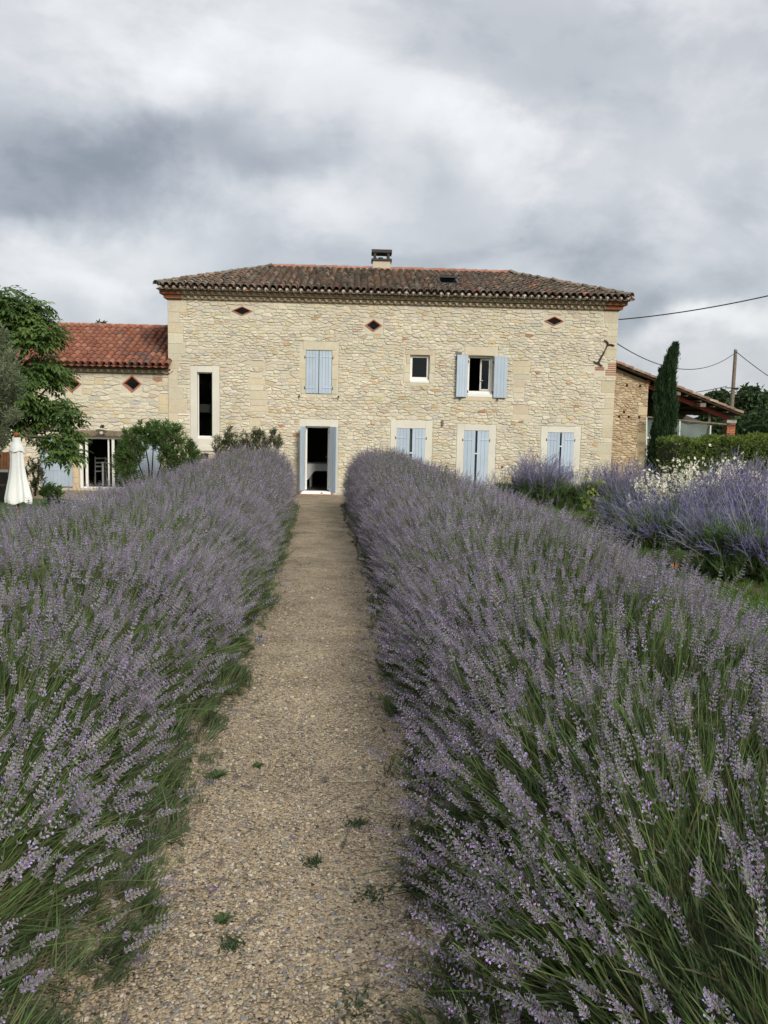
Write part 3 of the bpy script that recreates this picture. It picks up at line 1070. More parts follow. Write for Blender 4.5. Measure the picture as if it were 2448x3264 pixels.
def scallops(x0, x1, Y, z, parent, pitch, h, m_):
    cornice(x0, x1, Y, z, parent, pitch, 0)
    n = round((x1 - x0) / pitch)
    p_ = (x1 - x0) / n
    b = MB()
    for i in range(n + 1):
        xc = x0 + i * p_
        q = p_ * .5
        pr = [(-q * .96, h), (q * .96, h), (q * .62, h * .78), (q * .28, h * .38), (.0, .01), (-q * .28, h * .38), (-q * .62, h * .78)]
        V = [(xc + a_, Y + .012, z + c_) for a_, c_ in pr] + [(xc + a_, Y + .09, z + c_) for a_, c_ in pr]
        g = hr.uniform(.85, 1.1)
        b.add(V, [tuple(range(7))[::-1]] + [(k, (k + 1) % 7, 7 + (k + 1) % 7, 7 + k) for k in range(7)], (g, g * .97, g * .9))
    tag(b.build('mortar_wedge', m_, parent), kind='stuff')
WEDGE = mat('wedge_mortar', (.72, .63, .50), .95, noise=(20, .15))
scallops(XL + .42, XR - .42, F - E1, ZT + .033, cornice_o, .203, .088, WEDGE)
scallops(XL + .32, XR - .32, F - E2, ZT + .153, cornice_o, .203, .088, WEDGE)

# hipped roof --------------------------------------------------------
RZ0 = ZT + .28
EY = F - .33
RX0, RX1 = XL - .27, XR + .27
RIDGE_Y = F + DEPTH / 2
pl_, pr_ = P(870, 850, RIDGE_Y), P(1620, 880, RIDGE_Y)
RZ1 = (pl_.z + pr_.z) / 2 - .06
HX0, HX1 = pl_.x, pr_.x
slope = math.atan2(RZ1 - RZ0, RIDGE_Y - EY)
BY = 2 * RIDGE_Y - EY
b = MB()
b.add([(RX0, EY, RZ0), (RX1, EY, RZ0), (HX1, RIDGE_Y, RZ1), (HX0, RIDGE_Y, RZ1), (RX0, BY, RZ0), (RX1, BY, RZ0)],
      [(0, 1, 2, 3), (1, 5, 2), (5, 4, 3, 2), (4, 0, 3)], (.085, .065, .05))
b.add([(RX0, EY, RZ0 - .01), (RX1, EY, RZ0 - .01), (RX1, BY, RZ0 - .01), (RX0, BY, RZ0 - .01)], [(3, 2, 1, 0)], (.2, .14, .1))
roof = b.build('roof', M['tile'], house)
rr = random.Random(21)
PITCHX, EXPO = .205, .36
TL = .46
TV = tile_mesh(TL, .098, .080)
TM = mesh_from('roof_tile', *TV, None, True, M['tile'])
CV = [tile_mesh(TL, .085, .098)]
slen = math.hypot(RZ1 - RZ0, RIDGE_Y - EY)
rest, chan, plugs = MB(), MB(), MB()
ncol = int((RX1 - RX0) / PITCHX)
sky_x0, sky_x1 = P(1400, 915, F + 1.3).x, P(1456, 915, F + 1.3).x
jobs = []
for i in range(ncol):
    x = RX0 + .1 + i * (RX1 - RX0 - .2) / (ncol - 1)
    # length of the slope at this column (hips cut it)
    fr_ = min(1, (x - RX0) / (HX0 - RX0), (RX1 - x) / (RX1 - HX1))
    smax = slen * fr_
    nrow = int((smax - .05) / EXPO) + 1
    for j in range(nrow):
        s0 = j * EXPO - .03
        if s0 > smax - .08: continue
        jobs.append((x + rr.uniform(-.012, .012), s0 + rr.uniform(-.02, .02), j))
    # channel tile between this and the next column
    xc = x + PITCHX / 2
    for j in range(nrow):
        s0 = j * EXPO - .06
        V, Fs = CV[0]
        ca, sa = math.cos(slope), math.sin(slope)
        c = stone_col(rr, TILE_OLD)
        chan.add([(xc + v[0], EY + (s0 + v[1]) * ca - (-v[2] * .8 + .055) * sa, RZ0 + (s0 + v[1]) * sa + (-v[2] * .8 + .055) * ca) for v in V], Fs, c)
    # mortar plug closing the end of each cover tile
    p = Vector((x, EY + .02, RZ0 + .05))
    k = rr.uniform(.7, 1.2)
    c = stone_col(rr, [((.46, .40, .33), 5), ((.56, .50, .42), 3), ((.30, .23, .18), 3)])
    V = []
    for yy, q in ((-.05, .55), (.04, 1.0)):
        for t in range(8):
            a = 2 * math.pi * t / 8
            V.append((p.x + .070 * q * math.cos(a) * rr.uniform(.8, 1.15), p.y + yy, p.z - .012 + (.072 * q * math.sin(a) * k)))
    plugs.add(V, [tuple(range(7, -1, -1))] + [(t, (t + 1) % 8, 8 + (t + 1) % 8, 8 + t) for t in range(8)], c)
jobs = [j_ for j_ in jobs if not (sky_x0 - .06 < j_[0] < sky_x1 + .1 and 1.05 < j_[1] < 1.95)]
keepidx = set(sorted(range(len(jobs)), key=lambda k: (jobs[k][2], rr.random()))[:300])
for k, (x, s0, j) in enumerate(jobs):
    c = stone_col(rr, TILE_OLD)
    ca, sa = math.cos(slope), math.sin(slope)
    off = .105
    loc = Vector((x, EY + s0 * ca - off * sa, RZ0 + s0 * sa + off * ca))
    E_ = Euler((slope - .055 + rr.uniform(-.02, .02), rr.uniform(-.06, .06), rr.uniform(-.045, .045)))
    if k in keepidx:
        inst('roof_tile', TM, loc, E_, (1, 1, 1), roof, c)
    else:
        m3 = E_.to_matrix()
        rest.add([loc + m3 @ Vector(v) for v in TV[0]], TV[1], c)
tag(rest.build('roof_tile', M['tile'], roof, True), kind='stuff')
tag(chan.build('channel_tile', M['tile'], roof, True), kind='stuff')
tag(plugs.build('mortar_plug', mat('plug_mortar', (1, 1, 1), .95, noise=(20, .2)), roof), kind='stuff')
# hip ends carry tiles too
side = MB()
for sgn, ex, hx in ((-1, RX0, HX0), (1, RX1, HX1)):
    sl2 = math.atan2(RZ1 - RZ0, abs(hx - ex))
    n2_ = int((BY - EY) / .21)
    for i in range(n2_):
        y = EY + .1 + i * (BY - EY - .2) / (n2_ - 1)
        fr_ = min(1, (y - EY) / (RIDGE_Y - EY), (BY - y) / (BY - RIDGE_Y))
        smax = math.hypot(RZ1 - RZ0, hx - ex) * fr_
        for j in range(int(smax / .4) + 1):
            s0 = j * .4
            if s0 > smax - .1: continue
            loc = Vector((ex - sgn * s0 * math.cos(sl2), y, RZ0 + s0 * math.sin(sl2) + .1))
            m3 = Matrix.Rotation(math.pi / 2 * (1 if sgn > 0 else -1), 3, 'Z') @ Matrix.Rotation(sl2 - .04, 3, 'X')
            side.add([loc + m3 @ Vector(v) for v in TV[0]], TV[1], stone_col(rr, TILE_OLD))
tag(side.build('hip_slope_tile', M['tile'], roof, True), kind='stuff')
# ridge and hip caps
RV = tile_mesh(.44, .125, .110, .016)
RM = mesh_from('ridge_tile', *RV, None, True, M['tile'])
def caps(p, q, name, tab, step=.36):
    p, q = Vector(p), Vector(q)
    d = q - p
    n = max(2, int(d.length / step))
    rotz = math.atan2(-d.x, d.y)
    el_ = math.atan2(d.z, math.hypot(d.x, d.y))
    for i in range(n):
        w = p + d * (i / n)
        inst(name, RM, (w.x, w.y, w.z + .085 + rr.uniform(-.006, .008)), Euler((el_ - .03 + rr.uniform(-.02, .02), 0, rotz + rr.uniform(-.03, .03))), (1, 1.05, 1), roof, stone_col(rr, tab))
RT = [((.31, .14, .095), 5), ((.34, .175, .12), 3), ((.26, .13, .09), 3), ((.20, .13, .10), 2)]
HT = [((.20, .175, .135), 5), ((.165, .14, .11), 5), ((.23, .195, .145), 3)]
b = MB()
b.box(HX0, HX1, RIDGE_Y - .10, RIDGE_Y + .10, RZ1 - .06, RZ1 + .12, (.8, .75, .68))
b.build('ridge_mortar', WEDGE, roof)
caps((HX1, RIDGE_Y, RZ1 + .01), (HX0, RIDGE_Y, RZ1 + .01), 'ridge_tile', RT)
caps((RX0, EY, RZ0 + .03), (HX0, RIDGE_Y, RZ1), 'hip_tile', HT)
caps((RX1, EY, RZ0 + .03), (HX1, RIDGE_Y, RZ1), 'hip_tile', HT)
caps((RX0, BY, RZ0 + .03), (HX0, RIDGE_Y, RZ1), 'hip_tile', HT)
caps((RX1, BY, RZ0 + .03), (HX1, RIDGE_Y, RZ1), 'hip_tile', HT)

# roof window, propped
sc_ = (P(1428, 915, F + 1.3))
T = Matrix.Translation((sc_.x, EY + 1.22 * math.cos(slope), RZ0 + 1.22 * math.sin(slope) + .12)) @ Matrix.Rotation(slope, 4, 'X')
b = MB()
sw_ = (sky_x1 - sky_x0) / 2
b.box(-sw_ - .04, -sw_ + .03, 0, .75, 0, .09, M=T)
b.box(sw_ - .03, sw_ + .04, 0, .75, 0, .09, M=T)
b.box(-sw_ + .03, sw_ - .03, 0, .07, 0, .085, M=T)
b.box(-sw_ + .03, sw_ - .03, .68, .75, 0, .13, M=T)
sk = b.build('roof_window', M['slate'], roof)
T2 = T @ Matrix.Translation((0, .72, .13)) @ Matrix.Rotation(math.radians(-9), 4, 'X')
b = MB()
b.box(-sw_ + .02, sw_ - .02, -.72, 0, 0, .05, M=T2)
b.build('sash', M['slate'], sk)
MB().box(-sw_ + .08, sw_ - .08, -.64, -.08, .052, .056, M=T2).build('pane', M['glass'], sk)

# chimney
cq = P(1188, 845, RIDGE_Y + .1), P(1243.5, 845, RIDGE_Y + .1)
cx0, cx1 = cq[0].x, cq[1].x
zc0 = RZ1 - .4
zt_ = P(1216, 833, RIDGE_Y).z
b = MB()
b.box(cx0, cx1, RIDGE_Y - .1, RIDGE_Y + .5, zc0, zt_)
ch = b.build('chimney', M['chimney'], house)
ztop = P(1216, 805, RIDGE_Y).z
b = MB()
b.bbox(cx0 - .05, cx1 + .05, RIDGE_Y - .15, RIDGE_Y + .55, zt_, zt_ + .07, .01)
for xx in (cx0 + .03, cx1 - .11):
    for yy in (RIDGE_Y - .1, RIDGE_Y + .42):
        b.add([(xx - .03, yy, zt_ + .07), (xx + .11, yy, zt_ + .07), (xx + .11, yy + .08, zt_ + .07), (xx - .03, yy + .08, zt_ + .07),
               (xx, yy, zt_ + .14), (xx + .075, yy, zt_ + .14), (xx + .075, yy + .08, zt_ + .14), (xx, yy + .08, zt_ + .14),
               (xx - .01, yy, ztop - .03), (xx + .085, yy, ztop - .03), (xx + .085, yy + .08, ztop - .03), (xx - .01, yy + .08, ztop - .03)],
              [(k * 4 + i, k * 4 + (i + 1) % 4, k * 4 + 4 + (i + 1) % 4, k * 4 + 4 + i) for k in (0, 1) for i in range(4)])
b.bbox(cx0 - .045, cx1 + .05, RIDGE_Y - .14, RIDGE_Y + .54, ztop - .03, ztop + .085, .012)
b.build('chimney_cap', mat('sooty_concrete', (.06, .052, .045), .9, noise=(14, .3)), ch)
b = MB()
xm = (cx0 + cx1) / 2 - .03
b.tube([(xm, RIDGE_Y + .2, zt_ + .06), (xm, RIDGE_Y + .2, zt_ + .155)], .085, 12)
b.build('chimney_pot', M['slate'], ch)

# table under a white cloth in the room behind the open door
tb = thing('dining_table', (-1.05, F + 2.2, BASE + .08), 'dark table under a hanging white cloth just inside the front door', 'table')
zt2 = BASE + .08 + .76
for xx in (-1.42, -.2):
    for yy in (F + 1.75, F + 2.65):
        MB().box(xx - .03, xx + .03, yy - .03, yy + .03, BASE + .08, zt2 - .03).build('leg', M['paint_wood'], tb)
MB().box(-1.55, -.05, F + 1.65, F + 2.75, zt2 - .03, zt2).build('tabletop', M['timber'], tb)
cl = MB()
nx_ = 26
x0_, x1_ = -1.57, -.03
V, Fs = [], []
for i in range(nx_ + 1):
    u = i / nx_
    x = x0_ + (x1_ - x0_) * u
    drop = .22 + .34 * max(0, 1 - u * 5) + .1 * math.sin(u * 3.14) * 0 + .3 * max(0, (u - .85) / .15)
    wob = .02 * math.sin(u * 26)
    V += [(x, F + 2.76, zt2 + .006), (x, F + 1.63, zt2 + .006), (x, F + 1.60 - wob, zt2 - .02), (x + .02 * math.sin(u * 30), F + 1.585 - wob, zt2 - drop)]
for i in range(nx_):
    for k in range(3):
        Fs.append((i * 4 + k, i * 4 + k + 1, i * 4 + 5 + k, i * 4 + 4 + k))
cl.add(V, Fs)
tag(cl.build('tablecloth', M['cloth'], None, True), 'white cloth hanging in a corner over the table inside the front door', 'tablecloth')

# ------------------------------------------------------------------ the low wing on the left
FA = F + .04
AX0, AX1 = -15.0, XL - .004
AZ = P(480, 1193, FA).z
wing = thing('house_wing', ((AX0 + AX1) / 2, FA, BASE), 'low stone wing with newer orange tile roof joined to the left of the farmhouse', 'building')
wr = random.Random(5)
fo = (P(250, 1480, FA).x, P(432, 1480, FA).x, BASE + .06, P(330, 1392, FA).z)
beam_r = R(243, 1374, 440, 1391.5, FA)
AD = []
for (x, y) in ((421.5, 1223), (229, 1223), (36, 1222)):
    p = P(x, y, FA)
    AD.append((p.x, p.z, 30.5 / 2770 * F, 27 / 2770 * F))
wwall = wall_sheet(AX0, AX1, BASE - .05, AZ, FA, [fo], [shrink(d, .05) for d in AD], .30, wing, M['mortar'])
b = MB()
b.box(AX0, AX1, FA + 6.0, FA + 6.3, BASE - .05, AZ)
b.box(AX0, AX0 + .3, FA + .01, FA + 6, BASE - .05, AZ)
b.build('shell_wall', M['mortar'], wing)
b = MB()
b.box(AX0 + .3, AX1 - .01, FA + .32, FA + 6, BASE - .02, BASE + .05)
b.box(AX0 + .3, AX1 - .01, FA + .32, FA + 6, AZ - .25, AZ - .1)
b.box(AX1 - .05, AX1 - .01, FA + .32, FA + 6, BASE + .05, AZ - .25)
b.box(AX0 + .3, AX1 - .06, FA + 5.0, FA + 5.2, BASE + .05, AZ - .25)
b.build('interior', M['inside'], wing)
ah = [(fo[0] - .22, fo[1] + .1, BASE - .1, beam_r[3] + .01)] + [(d[0] - d[2] - .02, d[0] + d[2] + .02, d[1] - d[3] - .02, d[1] + d[3] + .02) for d in AD]
big = [R(498, 1176, 532, 1196, FA), R(505, 1291, 538, 1318, FA), R(262, 1240, 290, 1256, FA), R(282, 1262, 318, 1277, FA), R(300, 1204, 330, 1226, FA), R(505, 1255, 545, 1290, FA)]
wrects = rubble(-11.6, AX1, BASE, AZ - .01, ah + big, wr, (.075, .125), (.14, .42))
place_stones(wrects, FA + .003, wwall, wr, 294, STONE_COLS, .024)
place_stones(boxes_to_polys(big), FA, wwall, wr, 10, [((.50, .46, .38), 2), ((.58, .49, .33), 3)], .02)
# door jamb of dressed stone, timber lintel
z = BASE
while z < beam_r[2] - .05:
    h = min(wr.uniform(.18, .36), beam_r[2] - z)
    m_ = MB()
    m_.bbox(fo[0] - wr.uniform(.12, .21), fo[0] - .003, FA - .016, FA + .05, z + .004, z + h - .005, .008, stone_col(wr, [((.56, .45, .29), 3), ((.52, .40, .26), 1)]))
    m_.build('jamb_stone', M['dressed'], wwall)
    z += h
b = MB()
b.bbox(beam_r[0], beam_r[1], FA - .03, FA + .2, beam_r[2], beam_r[3], .012, (1.0, .98, .95))
b.build('lintel', M['timber'], wing)
for d in AD:
    diamond(d, FA, wing, .25)
house_, house = house, wing
# sliding doors: frame and two sashes
b = MB()
zt3 = fo[3] - .005
zb3 = fo[2]
yy = FA + .12
xa = fo[0] + .006
xb = fo[1] - .006
b.bbox(xa, xa + .085, yy, yy + .08, zb3, zt3, .005)
b.bbox(xb - .085, xb, yy, yy + .08, zb3, zt3, .005)
b.bbox(xa + .085, xb - .085, yy + .001, yy + .08, zt3 - .07, zt3, .005)
b.bbox(xa + .085, xb - .085, yy + .001, yy + .08, zb3, zb3 + .05, .005)
sl = b.build('sliding_door', M['white'], wing)
for (px0, px1, dy) in ((271.5, 279.5, .0), (342.5, 347, .03), (356, 364.5, .0)):
    q = R(px0, 1400, px1, 1500, yy)
    MB().bbox(q[0], q[1], yy + dy + .002, yy + dy + .06, zb3 + .05, zt3 - .07, .005).build('sash_stile', M['white'], sl)
q = R(364.5, 1400, 420, 1500, yy)
MB().box(q[0], xb - .087, yy + .03, yy + .036, zb3 + .052, zt3 - .072).build('pane', M['glass'], sl)
# big blue shutters folded back on the wall
def panel_shutter(x0, x1, z0, z1, Y, n, rails):
    c = MB()
    c.box(x0 + .003, x1 - .003, Y - .02, Y, z0 + .003, z1 - .003, (.85, .85, .85))
    root = c.build('shutter', M['shutter'], wing)
    w = (x1 - x0) / n
    for i in range(n):
        g = wr.uniform(.80, .86)  # planks tinted darker, tree shade put into the paint
        MB().bbox(x0 + i * w + .0012, x0 + (i + 1) * w - .0012, Y - .034, Y - .021, z0, z1, .002, (g, g, g)).build('plank', M['shutter'], root)
    for zz in rails:
        MB().bbox(x0 - .03, x1 - .05, Y - .042, Y - .035, zz - .02, zz + .02, .002, (.82, .82, .82)).build('strap_hinge', M['shutter'], root)
    return root
q = R(136, 1399, 231.5, 1604, FA - .06)
panel_shutter(q[0], q[1], BASE + .12, q[3], FA - .05, 8, (P(180, 1498, FA).z, P(180, 1588, FA).z))
MB().box(q[0] - .04, q[0] - .002, FA - .10, FA - .03, BASE + .12, q[3], (.55, .55, .58)).build('shutter_edge', M['shutter'], wing)
q = R(436, 1393, 515, 1600, FA - .06)
panel_shutter(q[0], q[1], BASE + .12, q[3], FA - .05, 7, (P(460, 1498, FA).z,))
house = house_
# white enamel lamp over the door
p = P(322, 1372, FA - .22)
lamp = thing('wall_lamp', (p.x, FA, p.z), 'white enamel shade lamp on the timber lintel over the sliding door', 'lamp')
b = MB()
b.tube([(p.x, FA - .02, p.z + .12), (p.x, FA - .16, p.z + .16), (p.x + .02, FA - .25, p.z + .10)], .016, 6)
b.tube([(p.x + .02, FA - .25, p.z + .13), (p.x + .02, FA - .25, p.z + .06)], .045, 8)
b.tube([(p.x, FA - .03, p.z + .12), (p.x, FA + .0, p.z + .12)], .05, 8)
b.build('bracket', M['iron'], lamp)
b = MB()
V, Fs = [], []
for (rr_, zz) in ((.04, .06), (.07, .04), (.17, -.01), (.172, -.02), (.16, -.015), (.06, .03)):
    for k in range(16):
        a = 2 * math.pi * k / 16
        V.append((p.x + .02 + rr_ * math.cos(a), FA - .26 + rr_ * math.sin(a), p.z + zz - rr_ * math.sin(a) * .35))
for i in range(5):
    for k in range(16):
        Fs.append((i * 16 + k, i * 16 + (k + 1) % 16, i * 16 + 16 + (k + 1) % 16, i * 16 + 16 + k))
b.add(V, Fs, (.75, .73, .66))
b.build('lamp_shade', M['white'], lamp, True)
b = MB()
b.tube([(p.x + .02, FA - .26, p.z + .05), (p.x + .02, FA - .265, p.z - .05), (p.x + .02, FA - .27, p.z - .10), (p.x + .02, FA - .27, p.z - .125)], [.04, .06, .05, .015], 10, (.85, .83, .76))
b.build('bulb', M['white'], lamp, True)

# wing cornice and roof
c = MB()
c.box(AX0, AX1 + .06, FA - .03, FA + .3, AZ - .004, AZ + .022, (.40, .30, .24))
c.box(AX0, AX1 + .03, FA - .12 + .05, FA + .3, AZ + .023, AZ + .122, (.75, .64, .52))
c.box(AX0, AX1 + .08, FA - .15, FA + .3, AZ + .123, AZ + .17, (.30, .22, .18))
wc = c.build('cornice', cornice_o.data.materials[0], wing)
hr2, hr = hr, wr
scallops(-11.2, AX1 + .06, FA - .12, AZ + .028, wc, .203, .09, WEDGE)
hr = hr2
AEY = FA - .36
AZ0 = AZ + .20
ARY = FA + 3.4
pa, pb = P(185, 1034, ARY), P(530, 1047, ARY)
AZ1 = (pa.z + pb.z) / 2 - .04
asl = math.atan2(AZ1 - AZ0, ARY - AEY)
b = MB()
b.add([(AX0, AEY, AZ0), (AX1, AEY, AZ0), (AX1, ARY, AZ1), (AX0, ARY, AZ1), (AX0, 2 * ARY - AEY, AZ0), (AX1, 2 * ARY - AEY, AZ0)], [(0, 1, 2, 3), (3, 2, 5, 4), (0, 3, 4), (1, 5, 2)], (.16, .07, .05))
wroof = b.build('roof', M['tile'], wing)
AT = tile_mesh(.50, .088, .078, .012)
ATM = mesh_from('roof_tile', *AT, None, True, M['tile'])
alen = math.hypot(AZ1 - AZ0, ARY - AEY)
nrow = 11
exp_ = (alen - .06) / nrow
rest, chan = MB(), MB()
ca, sa = math.cos(asl), math.sin(asl)
i = 0
x = AX1 + .03
while x > -11.6:
    tint = .5 + .5 * math.sin(x * 2.3) * math.sin(x * .9 + 1)
    for j in range(nrow):
        s0 = -.03 + j * exp_
        dark = wr.random() < (.38 if x > -6.6 else .14)
        c = stone_col(wr, TILE_NEW[3:] if dark else TILE_NEW[:3])
        loc = Vector((x + wr.uniform(-.006, .006), AEY + s0 * ca - .075 * sa, AZ0 + s0 * sa + .075 * ca))
        E_ = Euler((asl - .05 + wr.uniform(-.012, .012), wr.uniform(-.02, .02), wr.uniform(-.015, .015)))
        if x > -10.6:
            inst('roof_tile', ATM, loc, E_, (1, 1, 1), wroof, c)
        else:
            m3 = E_.to_matrix()
            rest.add([loc + m3 @ Vector(v) for v in AT[0]], AT[1], c)
        V, Fs = CV[0]
        chan.add([(x - .1025 + v[0] * .9, AEY + (s0 - .01 + v[1]) * ca - (-v[2] * .7 + .05) * sa, AZ0 + (s0 - .01 + v[1]) * sa + (-v[2] * .7 + .05) * ca) for v in V], Fs, c)
    x -= .205
tag(rest.build('roof_tile', M['tile'], wroof, True), kind='stuff')
tag(chan.build('channel_tile', M['tile'], wroof, True), kind='stuff')
b = MB()
b.box(AX0, AX1, ARY - .08, ARY + .08, AZ1 - .06, AZ1 + .10, (.8, .5, .4))
b.build('ridge_mortar', WEDGE, wroof)
x = AX1 - .36
roof_, roof = roof, wroof
rr_, rr = rr, wr
while x > -11.6:
    inst('ridge_tile', RM, (x, ARY, AZ1 + .055), Euler((-.02, 0, -math.pi / 2)), (.8, 1, .7), wroof, stone_col(wr, [((.42, .17, .10), 3), ((.36, .15, .10), 1)]))
    x -= .40
roof, rr = roof_, rr_

# dining furniture glimpsed through the sliding door
def chair(loc, rotz, label, mat_=None, group=None):
    mat_ = mat_ or M['paint_wood']
    t = thing('dining_chair', loc, label, 'chair', group)
    T = Matrix.Translation(loc) @ Matrix.Rotation(rotz, 4, 'Z')
    MB().box(-.21, .21, -.20, .20, .43, .46, M=T).build('seat', mat_, t)
    for sx in (-.19, .19):
        b = MB(); b.tube([T @ Vector((sx, -.18, 0)), T @ Vector((sx, -.18, .43))], .018, 6); b.build('leg', mat_, t)
        b = MB(); b.tube([T @ Vector((sx, .18, 0)), T @ Vector((sx, .19, .46)), T @ Vector((sx, .25, .92))], .018, 6); b.build('leg', mat_, t)
    for zz in (.60, .72, .86):
        b = MB(); b.box(-.18, .18, .205 + (zz - .5) * .1, .222 + (zz - .5) * .1, zz - .02, zz + .025, M=T); b.build('back_slat', mat_, t)
    return t
cp = P(305, 1530, FA + .9)
DARKW = mat('shade_darkened_wood', (.16, .165, .155), .6)  # pale chair paint darkened to carry the room's shade
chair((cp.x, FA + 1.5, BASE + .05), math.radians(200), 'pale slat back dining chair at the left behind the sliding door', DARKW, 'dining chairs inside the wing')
cp = P(350, 1530, FA + .7)
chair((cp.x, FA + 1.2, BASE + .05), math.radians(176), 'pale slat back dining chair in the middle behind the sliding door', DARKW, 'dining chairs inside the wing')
cp = P(385, 1530, FA + 1.2)
dt = thing('dining_table', (cp.x, FA + 1.5, BASE + .05), 'pale table in the dark room behind the sliding door', 'table')
MB().box(cp.x - .6, cp.x + .7, FA + 1.15, FA + 1.95, BASE + .77, BASE + .80).build('tabletop', M['paint_wood'], dt)
for dx in (-.55, .65):
    for dy in (1.2, 1.9):
        MB().box(cp.x + dx - .03, cp.x + dx + .03, FA + dy - .03, FA + dy + .03, BASE + .05, BASE + .77).build('leg', M['paint_wood'], dt)

# folded white parasol
Yp = 15.4
pt = P(52, 1394, Yp)
g0 = gz(Yp)
par = thing('parasol', (pt.x, Yp, g0), 'closed white garden parasol standing behind the lavender at far left', 'parasol')
b = MB()
b.tube([(pt.x, Yp, g0), (pt.x, Yp, pt.z + .02)], .022, 8)
b.build('pole', M['board'], par)
b = MB()
b.tube([(pt.x, Yp, pt.z + .01), (pt.x, Yp, pt.z + .035), (pt.x, Yp, pt.z + .075), (pt.x, Yp, pt.z + .085)], [.02, .045, .04, .01], 10, (1.6, 1.1, .8))
b.build('finial', M['board'], par, True)
def cone_cloth(rows, n=40, folds=7, amp=.16, seed=1):
    r = random.Random(seed)
    ph = r.uniform(0, 6)
    V, Fs = [], []
    for (z_, rad, f_) in rows:
        for k in range(n):
            a = 2 * math.pi * k / n
            rr2 = rad * (1 + amp * f_ * math.sin(folds * a + ph) + .05 * f_ * math.sin(3 * a))
            V.append((pt.x + rr2 * math.cos(a), Yp + rr2 * math.sin(a), z_ - .02 * f_ * math.cos(4 * a)))
    for i in range(len(rows) - 1):
        for k in range(n):
            Fs.append((i * n + k, i * n + (k + 1) % n, i * n + n + (k + 1) % n, i * n + n + k))
    return V, Fs
u = lambda y: P(52, y, Yp).z
pxm = Yp / 2770 * .88
b = MB()
b.add(*cone_cloth([(u(1394), .07, .0), (u(1405), 13.5 * pxm, .2), (u(1420), 20 * pxm, .3), (u(1434), 25 * pxm, .4), (u(1438), 25.4 * pxm, .5)], 48, 4, .10))
b.build('top_flap', M['cloth'], par, True)
b = MB()
b.add(*cone_cloth([(u(1424), 19 * pxm, .5), (u(1455), 21 * pxm, .7), (u(1490), 23 * pxm, .8), (u(1520), 27.5 * pxm, 1), (u(1550), 34 * pxm, 1.1), (u(1585), 41 * pxm, 1.2), (u(1600), 40 * pxm, 1.2)], 64, 6, .15))
b.build('canopy', M['cloth'], par, True)

# brown board wall and dark garden bench behind the parasol
q = R(-60, 1440, 31, 1500, 23.0)
bw = thing('board_screen', ((q[0] + q[1]) / 2, 23, gz(23)), 'low brown wooden screen behind the closed parasol', 'screen')
for i in range(9):
    w = (q[1] - q[0]) / 9
    g = .85 + .3 * RNG.random()
    MB().bbox(q[0] + i * w + .004, q[0] + (i + 1) * w - .004, 23, 23.03, gz(23), q[3] + RNG.uniform(-.01, .01), .004, (g, g, g)).build('board', M['board'], bw)
q = R(-40, 1497, 24, 1530, 21.5)
bn = thing('garden_bench', ((q[0] + q[1]) / 2, 21.5, gz(21.5)), 'dark slatted garden bench left of the parasol', 'bench')
MB().box(q[0], q[1], 21.5, 21.54, q[3] - .06, q[3]).build('back_rail', M['paint_wood'], bn)
for i in range(12):
    w = (q[1] - q[0]) / 12
    MB().box(q[0] + i * w + .01, q[0] + i * w + .04, 21.505, 21.535, q[2] - .1, q[3] - .062).build('slat', M['iron'], bn)
MB().box(q[0], q[1], 21.1, 21.5, q[2] - .16, q[2] - .11).build('seat', M['iron'], bn)
for xx in (q[0] + .03, q[1] - .06):
    MB().box(xx, xx + .04, 21.12, 21.5, gz(21.5), q[2] - .161).build('leg', M['iron'], bn)

# white garden chairs and a table on the terrace, mostly behind the lavender
q = P(305, 1592, 21.8)
gt = thing('garden_table', (q.x, 21.8, gz(21.8)), 'round white garden table half hidden behind the left lavender row', 'table')
b = MB()
b.tube([(q.x, 21.8, q.z - .03), (q.x, 21.8, q.z)], .42, 24)
b.build('tabletop', M['white'], gt)
b = MB()
b.tube([(q.x, 21.8, gz(21.8)), (q.x, 21.8, q.z - .03)], .05, 8)
b.build('leg', M['white'], gt)
for (px_, py_, rz, lab) in ((216, 1606, .4, 'white garden chair near the blue shutter behind the lavender'), (395, 1600, 2.8, 'white garden chair beside the oleander behind the lavender')):
    q = P(px_, py_, 21.5)
    chair((q.x, 21.5, q.z - .92), rz, lab, M['white'], 'white garden chairs')

# ------------------------------------------------------------------ open barn on the right
BYP = 31.0
br_ = random.Random(9)
bx0, bx1 = P(1940, 1300, BYP).x, P(2063, 1300, BYP).x
rl, rr2 = P(1955, 1152, BYP - .25), P(2366, 1318, BYP - .25)
barn = thing('open_barn', ((rl.x + rr2.x) / 2, BYP, BASE), 'open stone barn with sloping tile roof and red beam behind the cypress', 'barn')
def roof_z(x): return rl.z + (rr2.z - rl.z) * (x - rl.x) / (rr2.x - rl.x)
b = MB()
zt0, zt1 = roof_z(bx0) - .16, roof_z(bx1) - .16
b.add([(bx0, BYP, BASE), (bx1, BYP, BASE), (bx1, BYP, zt1), (bx0, BYP, zt0), (bx0, BYP + .5, BASE), (bx1, BYP + .5, BASE), (bx1, BYP + .5, zt1), (bx0, BYP + .5, zt0)],
      [(0, 1, 2, 3), (1, 5, 6, 2), (5, 4, 7, 6), (3, 2, 6, 7)])
bwall = b.build('wall', mat('earth_mortar', (.36, .27, .175), .95, noise=(5, .15), bump=(30, .6, .015)), barn)
BT = [((.50, .395, .26), 6), ((.46, .355, .225), 5), ((.55, .45, .31), 3), ((.42, .30, .19), 2.5), ((.48, .36, .25), 2), ((.60, .52, .37), 1.5)]
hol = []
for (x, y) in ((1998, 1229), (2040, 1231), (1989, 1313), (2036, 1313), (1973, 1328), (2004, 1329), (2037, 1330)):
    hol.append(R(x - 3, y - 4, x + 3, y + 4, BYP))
cor_b = []
z = BASE
